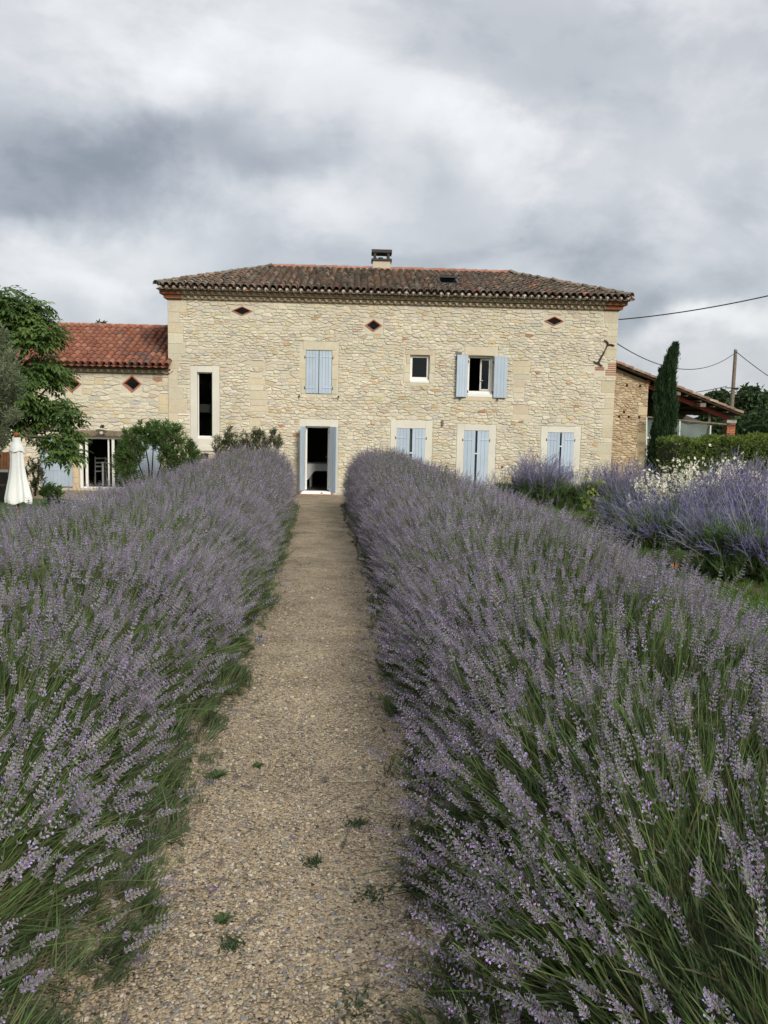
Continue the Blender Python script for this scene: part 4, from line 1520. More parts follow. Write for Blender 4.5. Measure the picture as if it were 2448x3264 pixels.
while z < zt1 - .35:
    h = br_.uniform(.2, .42)
    if z > .9 and br_.random() < .4:
        z += h
        continue
    cor_b.append((bx1 - br_.uniform(.2, .42), bx1 + .01, z, min(z + h, zt1 - .3)))
    z += h
rects = [q for q in rubble(bx0, bx1, BASE + .3, zt0, hol + cor_b, br_, (.055, .095), (.10, .32), .3, .006) if max(p[1] for p in q) < roof_z(max(p[0] for p in q)) - .17]
place_stones(rects, BYP + .002, bwall, br_, 260, BT, .03)
place_stones(boxes_to_polys(cor_b), BYP, bwall, br_, 40, [((.56, .46, .31), 3), ((.52, .42, .28), 2)], .014, 'stone', True)
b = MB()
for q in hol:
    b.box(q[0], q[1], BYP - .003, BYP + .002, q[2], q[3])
b.build('putlog_hole', mat('hole_shade', (.012, .01, .008), 1), bwall)  # flat near-black plates paint the shade inside the holes
q = R(2053, 1212, 2071, 1232, BYP)
for i in range(5):
    h = (q[3] - q[2]) / 5
    MB().bbox(q[0], q[1], BYP - .03, BYP + .2, q[2] + i * h + .004, q[2] + (i + 1) * h - .004, .004, (.42 * br_.uniform(.85, 1.15), .14, .08)).build('brick', M['brick'], bwall)
# roof slab, tiles running down the slope to the right
BD = 7.0
b = MB()
V = []
for (xx, zz) in ((rl.x - .3, roof_z(rl.x - .3)), (rr2.x, rr2.z)):
    V += [(xx, BYP - .3, zz - .05), (xx, BYP + BD, zz - .05), (xx, BYP + BD, zz - .09), (xx, BYP - .3, zz - .09)]
b.add(V, [(0, 4, 5, 1), (3, 2, 6, 7), (0, 3, 7, 4), (1, 5, 6, 2), (4, 7, 6, 5)], (.28, .22, .17))
broof = b.build('roof', M['timber'], barn)
bang = math.atan2(rr2.z - rl.z, rr2.x - rl.x)
Ls = (rr2.x - rl.x) / math.cos(bang)
nt_ = int(Ls / .33)
rest = MB()
for r_i in range(30):
    for k in range(nt_ + 1):
        s0 = Ls - k * .33
        cxp = Vector((rl.x + s0 * math.cos(bang), BYP - .26 + r_i * .22, rl.z + s0 * math.sin(bang) + .0))
        Rm = Matrix.Rotation(math.pi / 2, 3, 'Z') @ Matrix.Rotation(-bang - .05, 3, 'X')
        c = stone_col(br_, [((.20, .13, .10), 5), ((.25, .17, .12), 4), ((.30, .15, .10), 2), ((.34, .26, .19), 2)])
        if r_i < 3:
            inst('roof_tile', TM, cxp, Rm.to_euler(), (1, 1, 1), broof, c)
        else:
            rest.add([cxp + Rm @ Vector(v) for v in TV[0]], TV[1], c)
tag(rest.build('roof_tile', M['tile'], broof, True), kind='stuff')
# battens and rafters under the verge, the red gable beam, back and side
for i in range(8):
    xx = bx1 + .3 + i * .5
    if xx < rr2.x - .1:
        MB().box(xx, xx + .09, BYP - .22, BYP + BD, roof_z(xx) - .18, roof_z(xx + .09) - .092).build('purlin', M['timber'], barn)
for (px_, py_) in ((2160, 1253), (2240, 1290)):
    q = P(px_, py_, BYP - .2)
    MB().box(q.x - .10, q.x + .10, BYP - .24, BYP + .6, q.z - .08, q.z + .06).build('bracket', M['timber'], barn)
b = MB()
q0, q1 = P(2066, 1230, BYP + .1), P(2328, 1334, BYP + .1)
b.add([(q0.x, BYP + .1, q0.z - .08), (q1.x, BYP + .1, q1.z - .08), (q1.x, BYP + .1, q1.z + .06), (q0.x, BYP + .1, q0.z + .06),
       (q0.x, BYP + .25, q0.z - .08), (q1.x, BYP + .25, q1.z - .08), (q1.x, BYP + .25, q1.z + .06), (q0.x, BYP + .25, q0.z + .06)],
      [(0, 1, 2, 3), (3, 2, 6, 7), (0, 4, 5, 1), (4, 7, 6, 5), (1, 5, 6, 2)])
b.build('beam', M['redwood'], barn)
pq = R(2316, 1344, 2343, 1440, BYP)
b = MB()
b.box(pq[0] + .006, pq[1] - .006, BYP + .056, BYP + .39, BASE, pq[3], (.5, .4, .3))
pil = b.build('pillar', M['concrete'], barn)
z = pq[3] - .05
k = 0
while z > BASE + .6:
    xs_ = (0, .5, 1) if k % 2 else (0, .33, .78, 1)
    for a, c in zip(xs_, xs_[1:]):
        g = br_.uniform(.7, 1.15)
        xa, xb = pq[0] + (pq[1] - pq[0]) * a, pq[0] + (pq[1] - pq[0]) * c
        dk = br_.random() < .2
        MB().bbox(xa + .004, xb - .004, BYP + .02, BYP + .054, z - .055, z - .002, .004, (.10, .07, .06) if dk else (.43 * g, .16 * g, .085 * g)).build('brick', M['brick'], pil)
    z -= .062
    k += 1
MB().box(pq[0] - .02, pq[1] + .02, BYP, BYP + .42, pq[3] - .045, pq[3] + .06).build('capital', M['concrete'], pil)
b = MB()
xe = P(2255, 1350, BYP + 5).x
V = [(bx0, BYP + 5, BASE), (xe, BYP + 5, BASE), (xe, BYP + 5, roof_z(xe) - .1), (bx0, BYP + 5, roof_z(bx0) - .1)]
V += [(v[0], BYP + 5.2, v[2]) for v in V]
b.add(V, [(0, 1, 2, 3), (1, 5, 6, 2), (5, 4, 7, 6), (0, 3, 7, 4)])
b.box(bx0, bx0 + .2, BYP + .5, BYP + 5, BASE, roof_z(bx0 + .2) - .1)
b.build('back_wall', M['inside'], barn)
q = R(2258, 1316, 2266, 1350, BYP + .3)
MB().box(q[0], q[1], BYP + .3, BYP + .36, q[2], q[3] + .05).build('post', M['timber'], barn)

# white framed screen with drooping green net in the barn opening
YN = BYP - .35
ns = thing('netting_screen', (P(2165, 1400, YN).x, YN, BASE), 'white framed screen with grey green netting across the barn opening', 'screen')
def rail(p, q, w, name='rail', m_=None):
    a, c = P(*p, YN), P(*q, YN)
    b = MB(); b.tube([(a.x, YN, a.z), (c.x, YN, c.z)], w, 6); b.build(name, m_ or M['white'], ns)
rail((2061, 1396), (2262, 1404), .03)
rail((2061, 1425), (2262, 1432), .03)
rail((2061, 1329), (2060, 1480), .025, 'post')
rail((2167, 1342), (2162, 1480), .025, 'post')
rail((2265, 1356), (2259, 1480), .025, 'post')
rail((2062, 1329), (2160, 1339), .03, 'top_pole', M['timber'])
rail((2160, 1339), (2316, 1353), .03, 'top_pole', M['timber'])
b = MB()
V, Fs = [], []
nx_, nz_ = 26, 8
for i in range(nx_ + 1):
    for j in range(nz_ + 1):
        px_ = 2061 + 204 * i / nx_
        top = 1330 + 24 * i / nx_ + 3 * math.sin(i * .9)
        py_ = top + (1480 - top) * j / nz_
        q = P(px_, py_, YN)
        V.append((q.x, YN + .05 + .05 * math.sin(i * .8 + j * .5) + .04 * math.sin(j * 1.4 - i * .3), q.z))
for i in range(nx_):
    for j in range(nz_):
        k = i * (nz_ + 1) + j
        Fs.append((k, k + nz_ + 1, k + nz_ + 2, k + 1))
b.add(V, Fs)
b.build('net', M['net'], ns, True)
q = R(2167, 1336, 2230, 1352, BYP + 1.5)
tag(MB().box(q[0], q[1], BYP + 1.5, BYP + 2.6, q[2], q[2] + .12).build('metal_sheet', M['concrete']), 'pale corrugated sheet lying on a pile in the barn behind the net', 'sheet')

# ------------------------------------------------------------------ pole and cables
YP = 45.0
q0 = P(2345, 1116, YP)
pole = thing('utility_pole', (q0.x, YP, BASE), 'weathered wooden utility pole rising behind the trees right of the barn', 'utility pole')
b = MB(); b.tube([(q0.x, YP, BASE), (q0.x, YP, q0.z)], [.12, .085], 10); b.build('post', M['timber'], pole)
b = MB(); b.tube([(q0.x, YP, q0.z), (q0.x, YP, q0.z + .07)], [.10, .06], 10); b.build('cap', M['concrete'], pole)
a_ = P(2331, 1237, YP)
b = MB(); b.tube([(a_.x - .36, YP - .12, a_.z), (a_.x + .36, YP - .12, a_.z)], .03, 6); b.build('crossarm', M['iron'], pole)
for dx in (-.3, .3):
    b = MB(); b.tube([(a_.x + dx, YP - .12, a_.z), (a_.x + dx, YP - .12, a_.z + .1)], [.04, .02], 6); b.build('insulator', M['concrete'], pole)
def cable(p, q, sag, r, label):
    b = MB()
    p, q = Vector(p), Vector(q)
    n = 24
    b.tube([p.lerp(q, i / n) - Vector((0, 0, sag * 4 * (i / n) * (1 - i / n))) for i in range(n + 1)], r, 5)
    tag(b.build('overhead_cable', M['cable']), label, 'cable', 'overhead cables')
cable(P(1969, 1019, F + .3), P(2700, 880, 22.0), .15, .017, 'thick black cable running from the house corner up to the right')
cable(P(1962, 1092, F + 1.0), (q0.x, YP - .1, q0.z - .1), .86, .016, 'thin black cable sagging from the house to the pole top')
cable((q0.x, YP - .1, q0.z - .1), P(2800, 1320, 60.0), .9, .02, 'thin black cable falling away to the right of the pole')
cable((a_.x - .3, YP - .12, a_.z + .08), P(1900, 1250, 50.0), .35, .018, 'low thin cable from the pole crossarm passing behind the barn roof')

# ------------------------------------------------------------------ lavender
def V3(*a): return Vector(a)

def flower_stem(r, lod, stem_len=.5, spike=.10, width=.012):
    """one lavender stem with its flower spike; root at the origin, runs up +Z"""
    b = MB()
    bend = r.uniform(.02, .09)
    def ax(t):           # along the whole stem
        return Vector((bend * t * t, .02 * math.sin(t * 3), stem_len * t * (1 - .02 * t)))
    ns = 4 if lod == 0 else 2
    g = r.uniform(.85, 1.15)
    sc_ = (.135 * g, .195 * g, .060 * g)
    pts = [ax(i / ns) for i in range(ns + 1)]
    b.tube(pts, [.0020 - .0007 * i / ns for i in range(ns + 1)] if lod == 0 else .0023, 3, sc_, False)
    d = (ax(1) - ax(.9)).normalized()
    e1 = d.cross(Vector((0, 1, 0))).normalized()
    e2 = d.cross(e1)
    top = ax(1)
    nw = {0: r.randint(8, 10), 1: 7, 2: 5}[lod]
    nc = {0: 7, 1: 5, 2: 4}[lod]
    bloom = r.uniform(.10, .30)
    for k in range(nw):
        u = k / (nw - 1)
        if k == 0 and r.random() < .7:
            zz = -spike * r.uniform(.22, .45)          # a detached lower whorl
        else:
            zz = spike * (u ** .9)
        rad = width * (.80 + .35 * math.sin(min(1, u * 1.25 + .2) * math.pi)) * (1 - .55 * max(0, u - .6) / .4)
        c0 = top + d * zz
        for q in range(nc):
            a = 2 * math.pi * (q + r.uniform(-.25, .25)) / nc + k * .7
            o = e1 * math.cos(a) + e2 * math.sin(a)
            dirv = (o * .75 + d * r.uniform(.5, .9)).normalized()
            side = dirv.cross(d).normalized()
            L_ = rad * r.uniform(.9, 1.2)
            wv = rad * (.36 if lod == 0 else .50 if lod == 1 else .72)
            t = r.random()
            cc = (.232 + .05 * t, .203 + .045 * (1 - t), .250 + .03 * t)
            if r.random() < .34: cc = (.21, .228, .175)
            p0 = c0 + o * rad * .10
            m_ = p0 + dirv * L_ * .55
            tip = p0 + dirv * L_
            up_ = side.cross(dirv)
            if lod < 2:
                b.add([p0, m_ + side * wv * .5, tip, m_ - side * wv * .5, m_ + up_ * wv * .45], [(0, 1, 4), (0, 4, 3), (1, 2, 4), (4, 2, 3)], cc)
            else:
                b.add([p0, m_ + side * wv * .5 + up_ * wv * .2, tip, m_ - side * wv * .5 + up_ * wv * .2], [(0, 1, 2), (0, 2, 3)], cc)
            if r.random() < (bloom if lod < 2 else bloom * .55):   # an open floret
                f = tip
                s_ = rad * (.42 if lod < 2 else .6)
                fc = (.36 + .1 * r.random(), .29 + .06 * r.random(), .52 + .1 * r.random())
                b.add([f - side * s_ * .5, f + side * s_ * .5, f + side * s_ * .6 + dirv * s_ * .9 + d * s_ * .2, f - side * s_ * .6 + dirv * s_ * .9 + d * s_ * .2], [(0, 1, 2, 3)], fc)
                if lod == 0:
                    b.add([f - up_ * s_ * .45, f + up_ * s_ * .45, f + up_ * s_ * .6 + dirv * s_ * .8, f - up_ * s_ * .6 + dirv * s_ * .8], [(0, 1, 2, 3)], fc)
    return b

lr = random.Random(31)
SPIKES = [flower_stem(lr, 0, lr.uniform(.42, .56), lr.uniform(.085, .140), lr.uniform(.0105, .0135)) for _ in range(10)]
SPIKES += [flower_stem(lr, 1, lr.uniform(.42, .56), lr.uniform(.085, .13), .0125) for _ in range(6)]
SPIKES += [flower_stem(lr, 2, lr.uniform(.42, .56), lr.uniform(.09, .13), .0140) for _ in range(6)]
SPIKE_COL, SPIKE_MESH = source(SPIKES, 'lavender_stem', M['flower'])

def leaf_tuft(r, n, L_, w, cols, spread=.5):
    b = MB()
    for _ in range(n):
        a = r.uniform(0, 2 * math.pi)
        s_ = r.uniform(.05, 1) * spread
        d = Vector((math.cos(a) * s_, math.sin(a) * s_, 1)).normalized()
        c = r.choice(cols)
        g = r.uniform(.8, 1.2)
        p = Vector((r.uniform(-.03, .03), r.uniform(-.03, .03), r.uniform(-.02, .03)))
        l_ = L_ * r.uniform(.6, 1.2)
        side = d.cross(Vector((r.gauss(0, 1), r.gauss(0, 1), r.gauss(0, 1)))).normalized()
        m_ = p + d * l_ * .5 + Vector((0, 0, .01))
        b.add([p - side * w * .4, p + side * w * .4, m_ + side * w * .5, p + d * l_, m_ - side * w * .5], [(0, 1, 2, 4), (4, 2, 3)], tuple(x * g for x in c))
    return b
LCOL = [(.085, .125, .058), (.068, .112, .042), (.110, .145, .078), (.055, .092, .034), (.13, .125, .07)]
TUFTS = [leaf_tuft(lr, 26, .13, .0045, LCOL) for _ in range(4)] + [leaf_tuft(lr, 14, .22, .0035, [(.10, .155, .050), (.085, .138, .044), (.12, .168, .064), (.15, .14, .07)], .42) for _ in range(4)]
TUFT_COL, _ = source(TUFTS, 'lavender_leaves', M['foliage'])

def quat_to(d, roll):
    q = d.to_track_quat('Z', 'X')
    return (q @ Euler((0, 0, roll)).to_quaternion()).to_euler()

def hedge(inner, outer, y0, y1, ztop, label, seed, n_keep, side):
    r = random.Random(seed)
    root = thing('lavender_hedge', ((inner(y0) + outer(y0)) / 2, (y0 + y1) / 2, gz((y0 + y1) / 2)), label, 'lavender hedge', 'lavender rows along the gravel path')
    def prof(y):
        e = 1.0
        if y > y1 - .8: e = math.sqrt(max(.02, 1 - ((y - y1 + .8) / .8) ** 2))
        if y < y0 + .6: e = min(e, math.sqrt(max(.05, 1 - ((y0 + .6 - y) / .6) ** 2)))
        xi, xo = inner(y), outer(y)
        xc, w = (xi + xo) / 2, abs(xo - xi) / 2
        # single plants swell along the row
        sw = 1 + .06 * math.sin(y * 6.6 + seed) + .04 * math.sin(y * 2.3 + seed * 2)
        return xc, w * sw * (.6 + .4 * e), (ztop(y) - gz(y)) * e * (1 + .055 * math.sin(y * 6.6 + seed) + .03 * math.sin(y * 2.9 + seed)), gz(y)
    sgn = 1 if outer(y0) > inner(y0) else -1
    def dome(y, t, k=1.0, kz=1.0):
        xc, w, h, g = prof(y)
        c, s_ = math.cos(t), math.sin(t)
        return Vector((xc - sgn * w * k * math.copysign(abs(c) ** .72, c), y, g + .05 + (h - .05) * kz * abs(s_) ** .62))
    # solid inner core, its dark colour standing for shade among the stems
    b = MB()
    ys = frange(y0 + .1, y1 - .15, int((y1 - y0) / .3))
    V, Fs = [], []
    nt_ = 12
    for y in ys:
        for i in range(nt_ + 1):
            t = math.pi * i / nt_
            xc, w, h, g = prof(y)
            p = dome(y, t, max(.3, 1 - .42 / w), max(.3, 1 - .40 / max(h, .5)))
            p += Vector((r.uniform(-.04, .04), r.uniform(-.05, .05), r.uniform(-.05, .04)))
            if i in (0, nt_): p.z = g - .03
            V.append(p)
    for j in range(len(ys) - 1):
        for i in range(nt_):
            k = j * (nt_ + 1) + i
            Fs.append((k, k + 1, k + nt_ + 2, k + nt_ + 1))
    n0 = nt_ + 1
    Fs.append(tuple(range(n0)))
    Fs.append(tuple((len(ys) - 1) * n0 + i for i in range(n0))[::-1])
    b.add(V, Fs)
    b.build('row_core', M['mound'], root, True)
    # leaves
    pos, rot, scl, idx = [], [], [], []
    y = y0
    while y < y1:
        lod = 1.0 if y < 6 else .6 if y < 12 else .4
        step = .10
        n = int(step * (1150 if y < 4.5 else 800) * lod)
        for _ in range(n):
            yy = y + r.uniform(0, step)
            t = math.pi * r.random()
            xc, w, h, g = prof(yy)
            dep_ = r.uniform(.24, .46)
            p = dome(yy, t, max(.25, 1 - dep_ / w), max(.25, 1 - dep_ / max(h, .4)))
            low = math.sin(t) < .45
            d = Vector((-sgn * math.cos(t) * .9 + r.gauss(0, .25), r.gauss(0, .3), math.sin(t) * .9 + .35)).normalized()
            pos.append(p)
            rot.append(quat_to(d, r.uniform(0, 6.28)))
            s_ = r.uniform(.75, 1.15) * (1 if lod == 1 else 1.15 if lod == .6 else 1.3)
            scl.append(s_)
            idx.append(r.randrange(4) if r.random() < .6 else 4 + r.randrange(4))
        y += step
    # skirt of leaves and low stems down to the ground on both sides
    y = y0
    while y < y1:
        lod = 1.0 if y < 6 else .6 if y < 12 else .4
        for _ in range(int(.1 * (140 if sgn > 0 else 180) * lod)):
            yy = y + r.uniform(0, .1)
            xc, w, h, g = prof(yy)
            sd_ = -sgn if r.random() < .75 else sgn
            k = r.random()
            x = xc + sd_ * w * ((.97 if sgn > 0 else 1.0) - .36 * k)
            z = g + .02 + .30 * k * r.random()
            d = Vector((sd_ * r.uniform(.1, 1.0), r.gauss(0, .55), r.uniform(.3, 1))).normalized()
            pos.append((x, yy, z)); rot.append(quat_to(d, r.uniform(0, 6.28)))
            scl.append(r.uniform(.6, 1.05) * (1 if lod == 1 else 1.2))
            idx.append(r.randrange(4) if r.random() < .85 else 4 + r.randrange(4))
        y += .1
    scatter('foliage', pos, rot, scl, idx, TUFT_COL, root)
    # flowering stems
    cand = []
    y = y0
    while y < y1:
        step = .1
        dens = 270 if y < 3 else 340 if y < 5 else 460 if y < 8 else 600 if y < 13 else 640
        xc, w, h, g = prof(y)
        arc = (w + h) * 1.6
        for _ in range(int(step * dens * arc)):
            yy = y + r.uniform(0, step)
            t = math.pi * (1 - r.random()) if r.random() < .5 else math.pi * r.random()
            path_side = t < math.pi / 2
            s_ = math.sin(t)
            keep = min(1, max(.10, (s_ + .12 - .14 * (sgn < 0)) / (.42 if sgn > 0 else .55))) if path_side else min(1, .35 + s_)
            clump = .5 + .3 * math.sin(yy * 6.6 + seed) + .3 * math.sin(yy * 2.9 + 3.1 * t + seed) * math.sin(t * 5 + yy * 4.3)
            if r.random() > keep * (.38 + .75 * clump):
                continue
            tip = dome(yy, t, 1.0 + r.gauss(0, .035), 1.0)
            tip.z += r.gauss(-.035, .05) + (r.uniform(.03, .12) if r.random() < .07 else 0)
            lean = .85 if path_side else .55
            d = Vector((-sgn * math.copysign(abs(math.cos(t)) ** .8, math.cos(t)) * lean + r.gauss(0, .10), r.gauss(-.04, .12), s_ * .75 + .42)).normalized()
            cand.append((tip, d, yy))
        y += step
    # stray stems flopping over the path
    for _ in range(26):
        yy = r.uniform(1.8, 9)
        t = r.uniform(.06, .3)
        tip = dome(yy, t, 1.06 + r.uniform(0, .16), 1)
        tip.z = max(tip.z, gz(yy) + .06)
        cand.append((tip, Vector((-sgn * .9, r.uniform(-.6, .3), .28)).normalized(), yy))
    cand.sort(key=lambda q: (q[0] - EYE).length)
    pos, rot, scl, idx = [], [], [], []
    kept = 0
    for (tip, d, yy) in cand:
        dist = (tip - EYE).length
        k = r.randrange(10) if dist < 6.5 else 10 + r.randrange(6) if dist < 12 else 16 + r.randrange(6)
        s_ = r.uniform(.82, 1.18) * (1 if dist < 12 else 1.15)
        L_ = .50 * s_
        base = tip - d * (L_ + .06)
        E_ = quat_to(d, r.uniform(0, 6.28))
        q = cam_rot.transposed() @ (tip - EYE)
        inview = q.z < -.3 and abs(q.x / q.z) < .45 and abs(q.y / q.z) < .6
        if kept < n_keep and inview:
            inst('flower_spike', SPIKE_MESH[k], base, E_, (s_, s_, s_), root)
            kept += 1
        else:
            pos.append(base); rot.append(E_); scl.append(s_); idx.append(k)
    scatter('flower_spike', pos, rot, scl, idx, SPIKE_COL, root)
    return root

right_in = lambda y: lerp([(0, .26), (2.4, .27), (3.8, .27), (8.5, .27), (20.8, -.20), (24, -.30)], y)
right_out = lambda y: lerp([(0, 2.25), (4.5, 2.4), (8, 2.45), (13, 2.25), (17.5, 1.85), (22, 1.25)], y)
left_in = lambda y: lerp([(0, -.68), (2.4, -.70), (3.8, -.72), (8.4, -.86), (20.5, -1.40), (24, -1.6)], y)
left_out = lambda y: lerp([(0, -2.7), (4.5, -3.0), (8, -3.45), (12, -3.4), (22, -3.25)], y)
top = lambda y: lerp([(0, .66), (4, .65), (8, .60), (13, .52), (18, .50), (22, .58)], y)
hedge(right_in, right_out, .7, 22.0, top, 'broad row of lavender in bloom along the right side of the gravel path', 1, 300, 1)
hedge(left_in, left_out, .7, 21.4, top, 'broad row of lavender in bloom along the left side of the gravel path', 4, 300, -1)

# ------------------------------------------------------------------ gravel stones, weeds, fallen flowers
gr = random.Random(77)
def pebble(r):
    b = MB()
    n = 6
    V = [(0, 0, -.4)]
    for zz, rad in ((-.15, .85), (.2, .9)):
        for i in range(n):
            a = 2 * math.pi * (i + (.5 if zz > 0 else 0)) / n
            q = rad * r.uniform(.75, 1.15)
            V.append((q * math.cos(a), q * math.sin(a) * r.choice((1, .75)), zz * r.uniform(.7, 1.3)))
    V.append((r.uniform(-.2, .2), r.uniform(-.2, .2), .5))
    Fs = []
    for i in range(n):
        j = (i + 1) % n
        Fs += [(0, 1 + j, 1 + i), (1 + i, 1 + j, 7 + i), (1 + j, 7 + j, 7 + i), (7 + i, 7 + j, 13)]
    return V, Fs
PC = [((.40, .325, .215), 8), ((.46, .385, .27), 6), ((.34, .265, .175), 6), ((.50, .44, .33), 3), ((.26, .21, .15), 4), ((.38, .285, .19), 3), ((.39, .365, .305), 3), ((.12, .115, .115), 2.4), ((.20, .20, .21), 1.8), ((.62, .59, .50), .7), ((.40, .26, .17), .5)]
PEB = []
for i in range(24):
    b = MB()
    V, Fs = pebble(gr)
    b.add(V, Fs, stone_col(gr, PC))
    PEB.append(b)
PEB_COL, _ = source(PEB, 'gravel_stone', M['pebble'])
pos, rot, scl, idx = [], [], [], []
y = 1.7
while y < 9.5:
    step = .05
    dens = 9000 if y < 3.2 else 6000 if y < 4.5 else 3200 if y < 6 else 1500
    x0, x1 = left_in(y) - .12, right_in(y) + .12
    for _ in range(int(dens * step * (x1 - x0))):
        x, yy = gr.uniform(x0, x1), y + gr.uniform(0, step)
        s_ = gr.lognormvariate(math.log(.0046), .32)
        if gr.random() < .012: s_ *= 1.9
        s_ = min(s_, .013) * (1 if y < 4.5 else 1.25)
        pos.append((x, yy, gz(yy) + .004 + s_ * .22))
        rot.append((gr.uniform(-.35, .35), gr.uniform(-.35, .35), gr.uniform(0, 6.28)))
        scl.append((s_ * gr.uniform(.9, 1.35), s_, s_ * gr.uniform(.55, .9)))
        idx.append(gr.randrange(24))
    y += step
scatter('gravel', pos, rot, scl, idx, PEB_COL)

def ground_at(px_, py_):
    d = ray(px_, py_)
    t = EYE.z / (-.0408 * d.y - d.z)
    return EYE + d * t
wd = random.Random(12)
def weed(px_, py_, size, label, kind):
    p = ground_at(px_, py_)
    t = thing('weed', p, label, 'weed', 'small weeds in the gravel')
    size *= .8
    b = MB()
    if kind == 'rosette':
        for i in range(11):
            a = i * 2.4
            d = Vector((math.cos(a), math.sin(a), wd.uniform(.15, .6)))
            MB().leaf(p + Vector((0, 0, .008)), d, size * wd.uniform(.7, 1.1), size * .42, (.065 * wd.uniform(.8, 1.2), .11, .036), Vector((0, 0, 1))).build('leaf', M['leaf'], t)
    else:
        size *= .85
        for i in range(80):
            q = p + Vector((wd.gauss(0, size * .42), wd.gauss(0, size * .5), 0))
            d = Vector((wd.gauss(0, 1), wd.gauss(0, 1), wd.uniform(.3, 1.4)))
            b.leaf(q + Vector((0, 0, .004)), d, wd.uniform(.012, .028), .008, (.05 * wd.uniform(.8, 1.2), .085, .035), Vector((0, 0, 1)))
    if kind != 'rosette':
        tag(b.build('leaf', M['leaf'], t), kind='stuff')
for (px_, py_, s_, k, lab) in ((712, 2940, .055, 'rosette', 'small bright green rosette weed left of centre near the bottom of the path'),
                               (690, 2482, .085, 'rosette', 'broad leaved green weed at the left edge of the gravel path'),
                               (822, 2447, .05, 'rosette', 'tiny two leaved green seedling alone in the gravel'),
                               (742, 3020, .06, 'mat', 'fine leaved mat of weed just below the green rosette'),
                               (1180, 2860, .11, 'mat', 'dark mat of creeping weed at the right in the near gravel'),
                               (1140, 3225, .12, 'mat', 'mat of weed at the bottom edge of the picture'),
                               (500, 2925, .07, 'mat', 'dark weed tuft beside the left lavender in the near gravel'),
                               (1138, 2630, .07, 'mat', 'small dark weed tuft near the right lavender edge'),
                               (1000, 2755, .06, 'mat', 'sparse weed tuft in the middle of the gravel')):
    weed(px_, py_, s_, lab, k)
# low green fringe at the foot of both rows
pos, rot, scl, idx = [], [], [], []
for side, fn in ((-1, left_in), (1, right_in)):
    for _ in range(600):
        y = wd.uniform(1.6, 22)
        x = fn(y) - side * (wd.random() ** 3 * .16) + side * .05
        pos.append((x, y, gz(y) + .0))
        rot.append((wd.gauss(0, .5), wd.gauss(0, .5) - side * .5, wd.uniform(0, 6.3)))
        scl.append(wd.uniform(.25, .6))
        idx.append(wd.randrange(4))
scatter('path_edge_growth', pos, rot, scl, idx, TUFT_COL)
# fallen flower heads and stalks
DEB = []
for i in range(5):
    b = MB()
    for k in range(14):
        c = (.17, .15, .15) if i else (.17, .10, .30)
        b.leaf((.0, (k - 7) * .004, .004), (gr.gauss(0, 1), gr.gauss(0, .6), gr.uniform(0, .8)), .012, .007, c)
    if i > 1:
        b.tube([(0, -.03, .004), (.01, -.10, .006), (.0, -.17, .003)], .0012, 3, (.14, .12, .06))
    DEB.append(b)
DEB_COL, _ = source(DEB, 'fallen_flower', M['flower'])
pos, rot, scl, idx = [], [], [], []
for _ in range(420):
    y = 1.8 + 16 * gr.random() ** 1.5
    e = gr.random()
    x = (left_in(y) + .30 * e * e) if gr.random() < .5 else (right_in(y) - .30 * e * e)
    if gr.random() < .15: x = gr.uniform(left_in(y), right_in(y))
    pos.append((x, y, gz(y) + .008)); rot.append((0, gr.uniform(-.2, .2), gr.uniform(0, 6.28))); scl.append(gr.uniform(.6, 1.2)); idx.append(gr.randrange(1, 5) if gr.random() < .92 else 0)
scatter('fallen_flowers', pos, rot, scl, idx, DEB_COL)

# ------------------------------------------------------------------ lawn blades where the lawn shows
GB = [leaf_tuft(gr, 16, .06, .004, [(.085, .15, .03), (.07, .125, .03), (.11, .17, .045)], .9) for _ in range(4)]
GB_COL, _ = source(GB, 'grass_tuft', M['foliage'])
pos, rot, scl, idx = [], [], [], []
for _ in range(14000):
    y = gr.uniform(4, 26)
    x = gr.uniform(1.6, 6.2 if y > 17 else 5.0)
    pos.append((x, y, gz(y) - .006)); rot.append((0, 0, gr.uniform(0, 6.3))); scl.append(gr.uniform(.7, 1.3)); idx.append(gr.randrange(4))
scatter('grass', pos, rot, scl, idx, GB_COL)

# ------------------------------------------------------------------ russian sage, gaura and other border plants
def sage_stem(r, L_, col, branch=9, up=.45, dens=1.0, fl=.010):
    b = MB()
    bend = r.uniform(.05, .28)
    def ax(t): return Vector((bend * t * t, .03 * math.sin(4 * t), L_ * t))
    b.tube([ax(i / 5) for i in range(6)], [.0045 - .0005 * i for i in range(6)], 3, (.30, .33, .27), False)
    for i in range(7):                                  # narrow grey green leaves low on the stem
        t = r.uniform(.12, .55)
        b.leaf(ax(t), (r.gauss(0, 1), r.gauss(0, 1), .5), r.uniform(.04, .07), .012, (.12, .155, .085))
    def florets(p, q, n, s_):
        for k in range(n):
            w = p.lerp(q, (k + r.random()) / n)
            d = Vector((r.gauss(0, 1), r.gauss(0, 1), r.gauss(0, .6)))
            g = r.uniform(.75, 1.3)
            b.leaf(w, d, s_ * r.uniform(.8, 1.4), s_ * .75, tuple(x * g for x in col))
    florets(ax(up), ax(1), int(26 * dens), fl)
    for k in range(branch):
        t = up + (1 - up) * (k + .3) / branch * .9
        p = ax(t)
        a = r.uniform(0, 6.28)
        l_ = L_ * .22 * (1.15 - t) * 1.5
        q = p + Vector((math.cos(a) * l_ * .7, math.sin(a) * l_ * .7, l_ * .8))
        b.tube([p, q], .0022, 3, (.24, .24, .26), False)
        florets(p, q, int(13 * dens), fl)
    return b
sr = random.Random(55)
SAGE = [sage_stem(sr, sr.uniform(.95, 1.1), (.155, .105, .42)) for _ in range(5)]
SAGE += [sage_stem(sr, sr.uniform(.95, 1.1), (.125, .082, .42), 7, .5) for _ in range(4)]
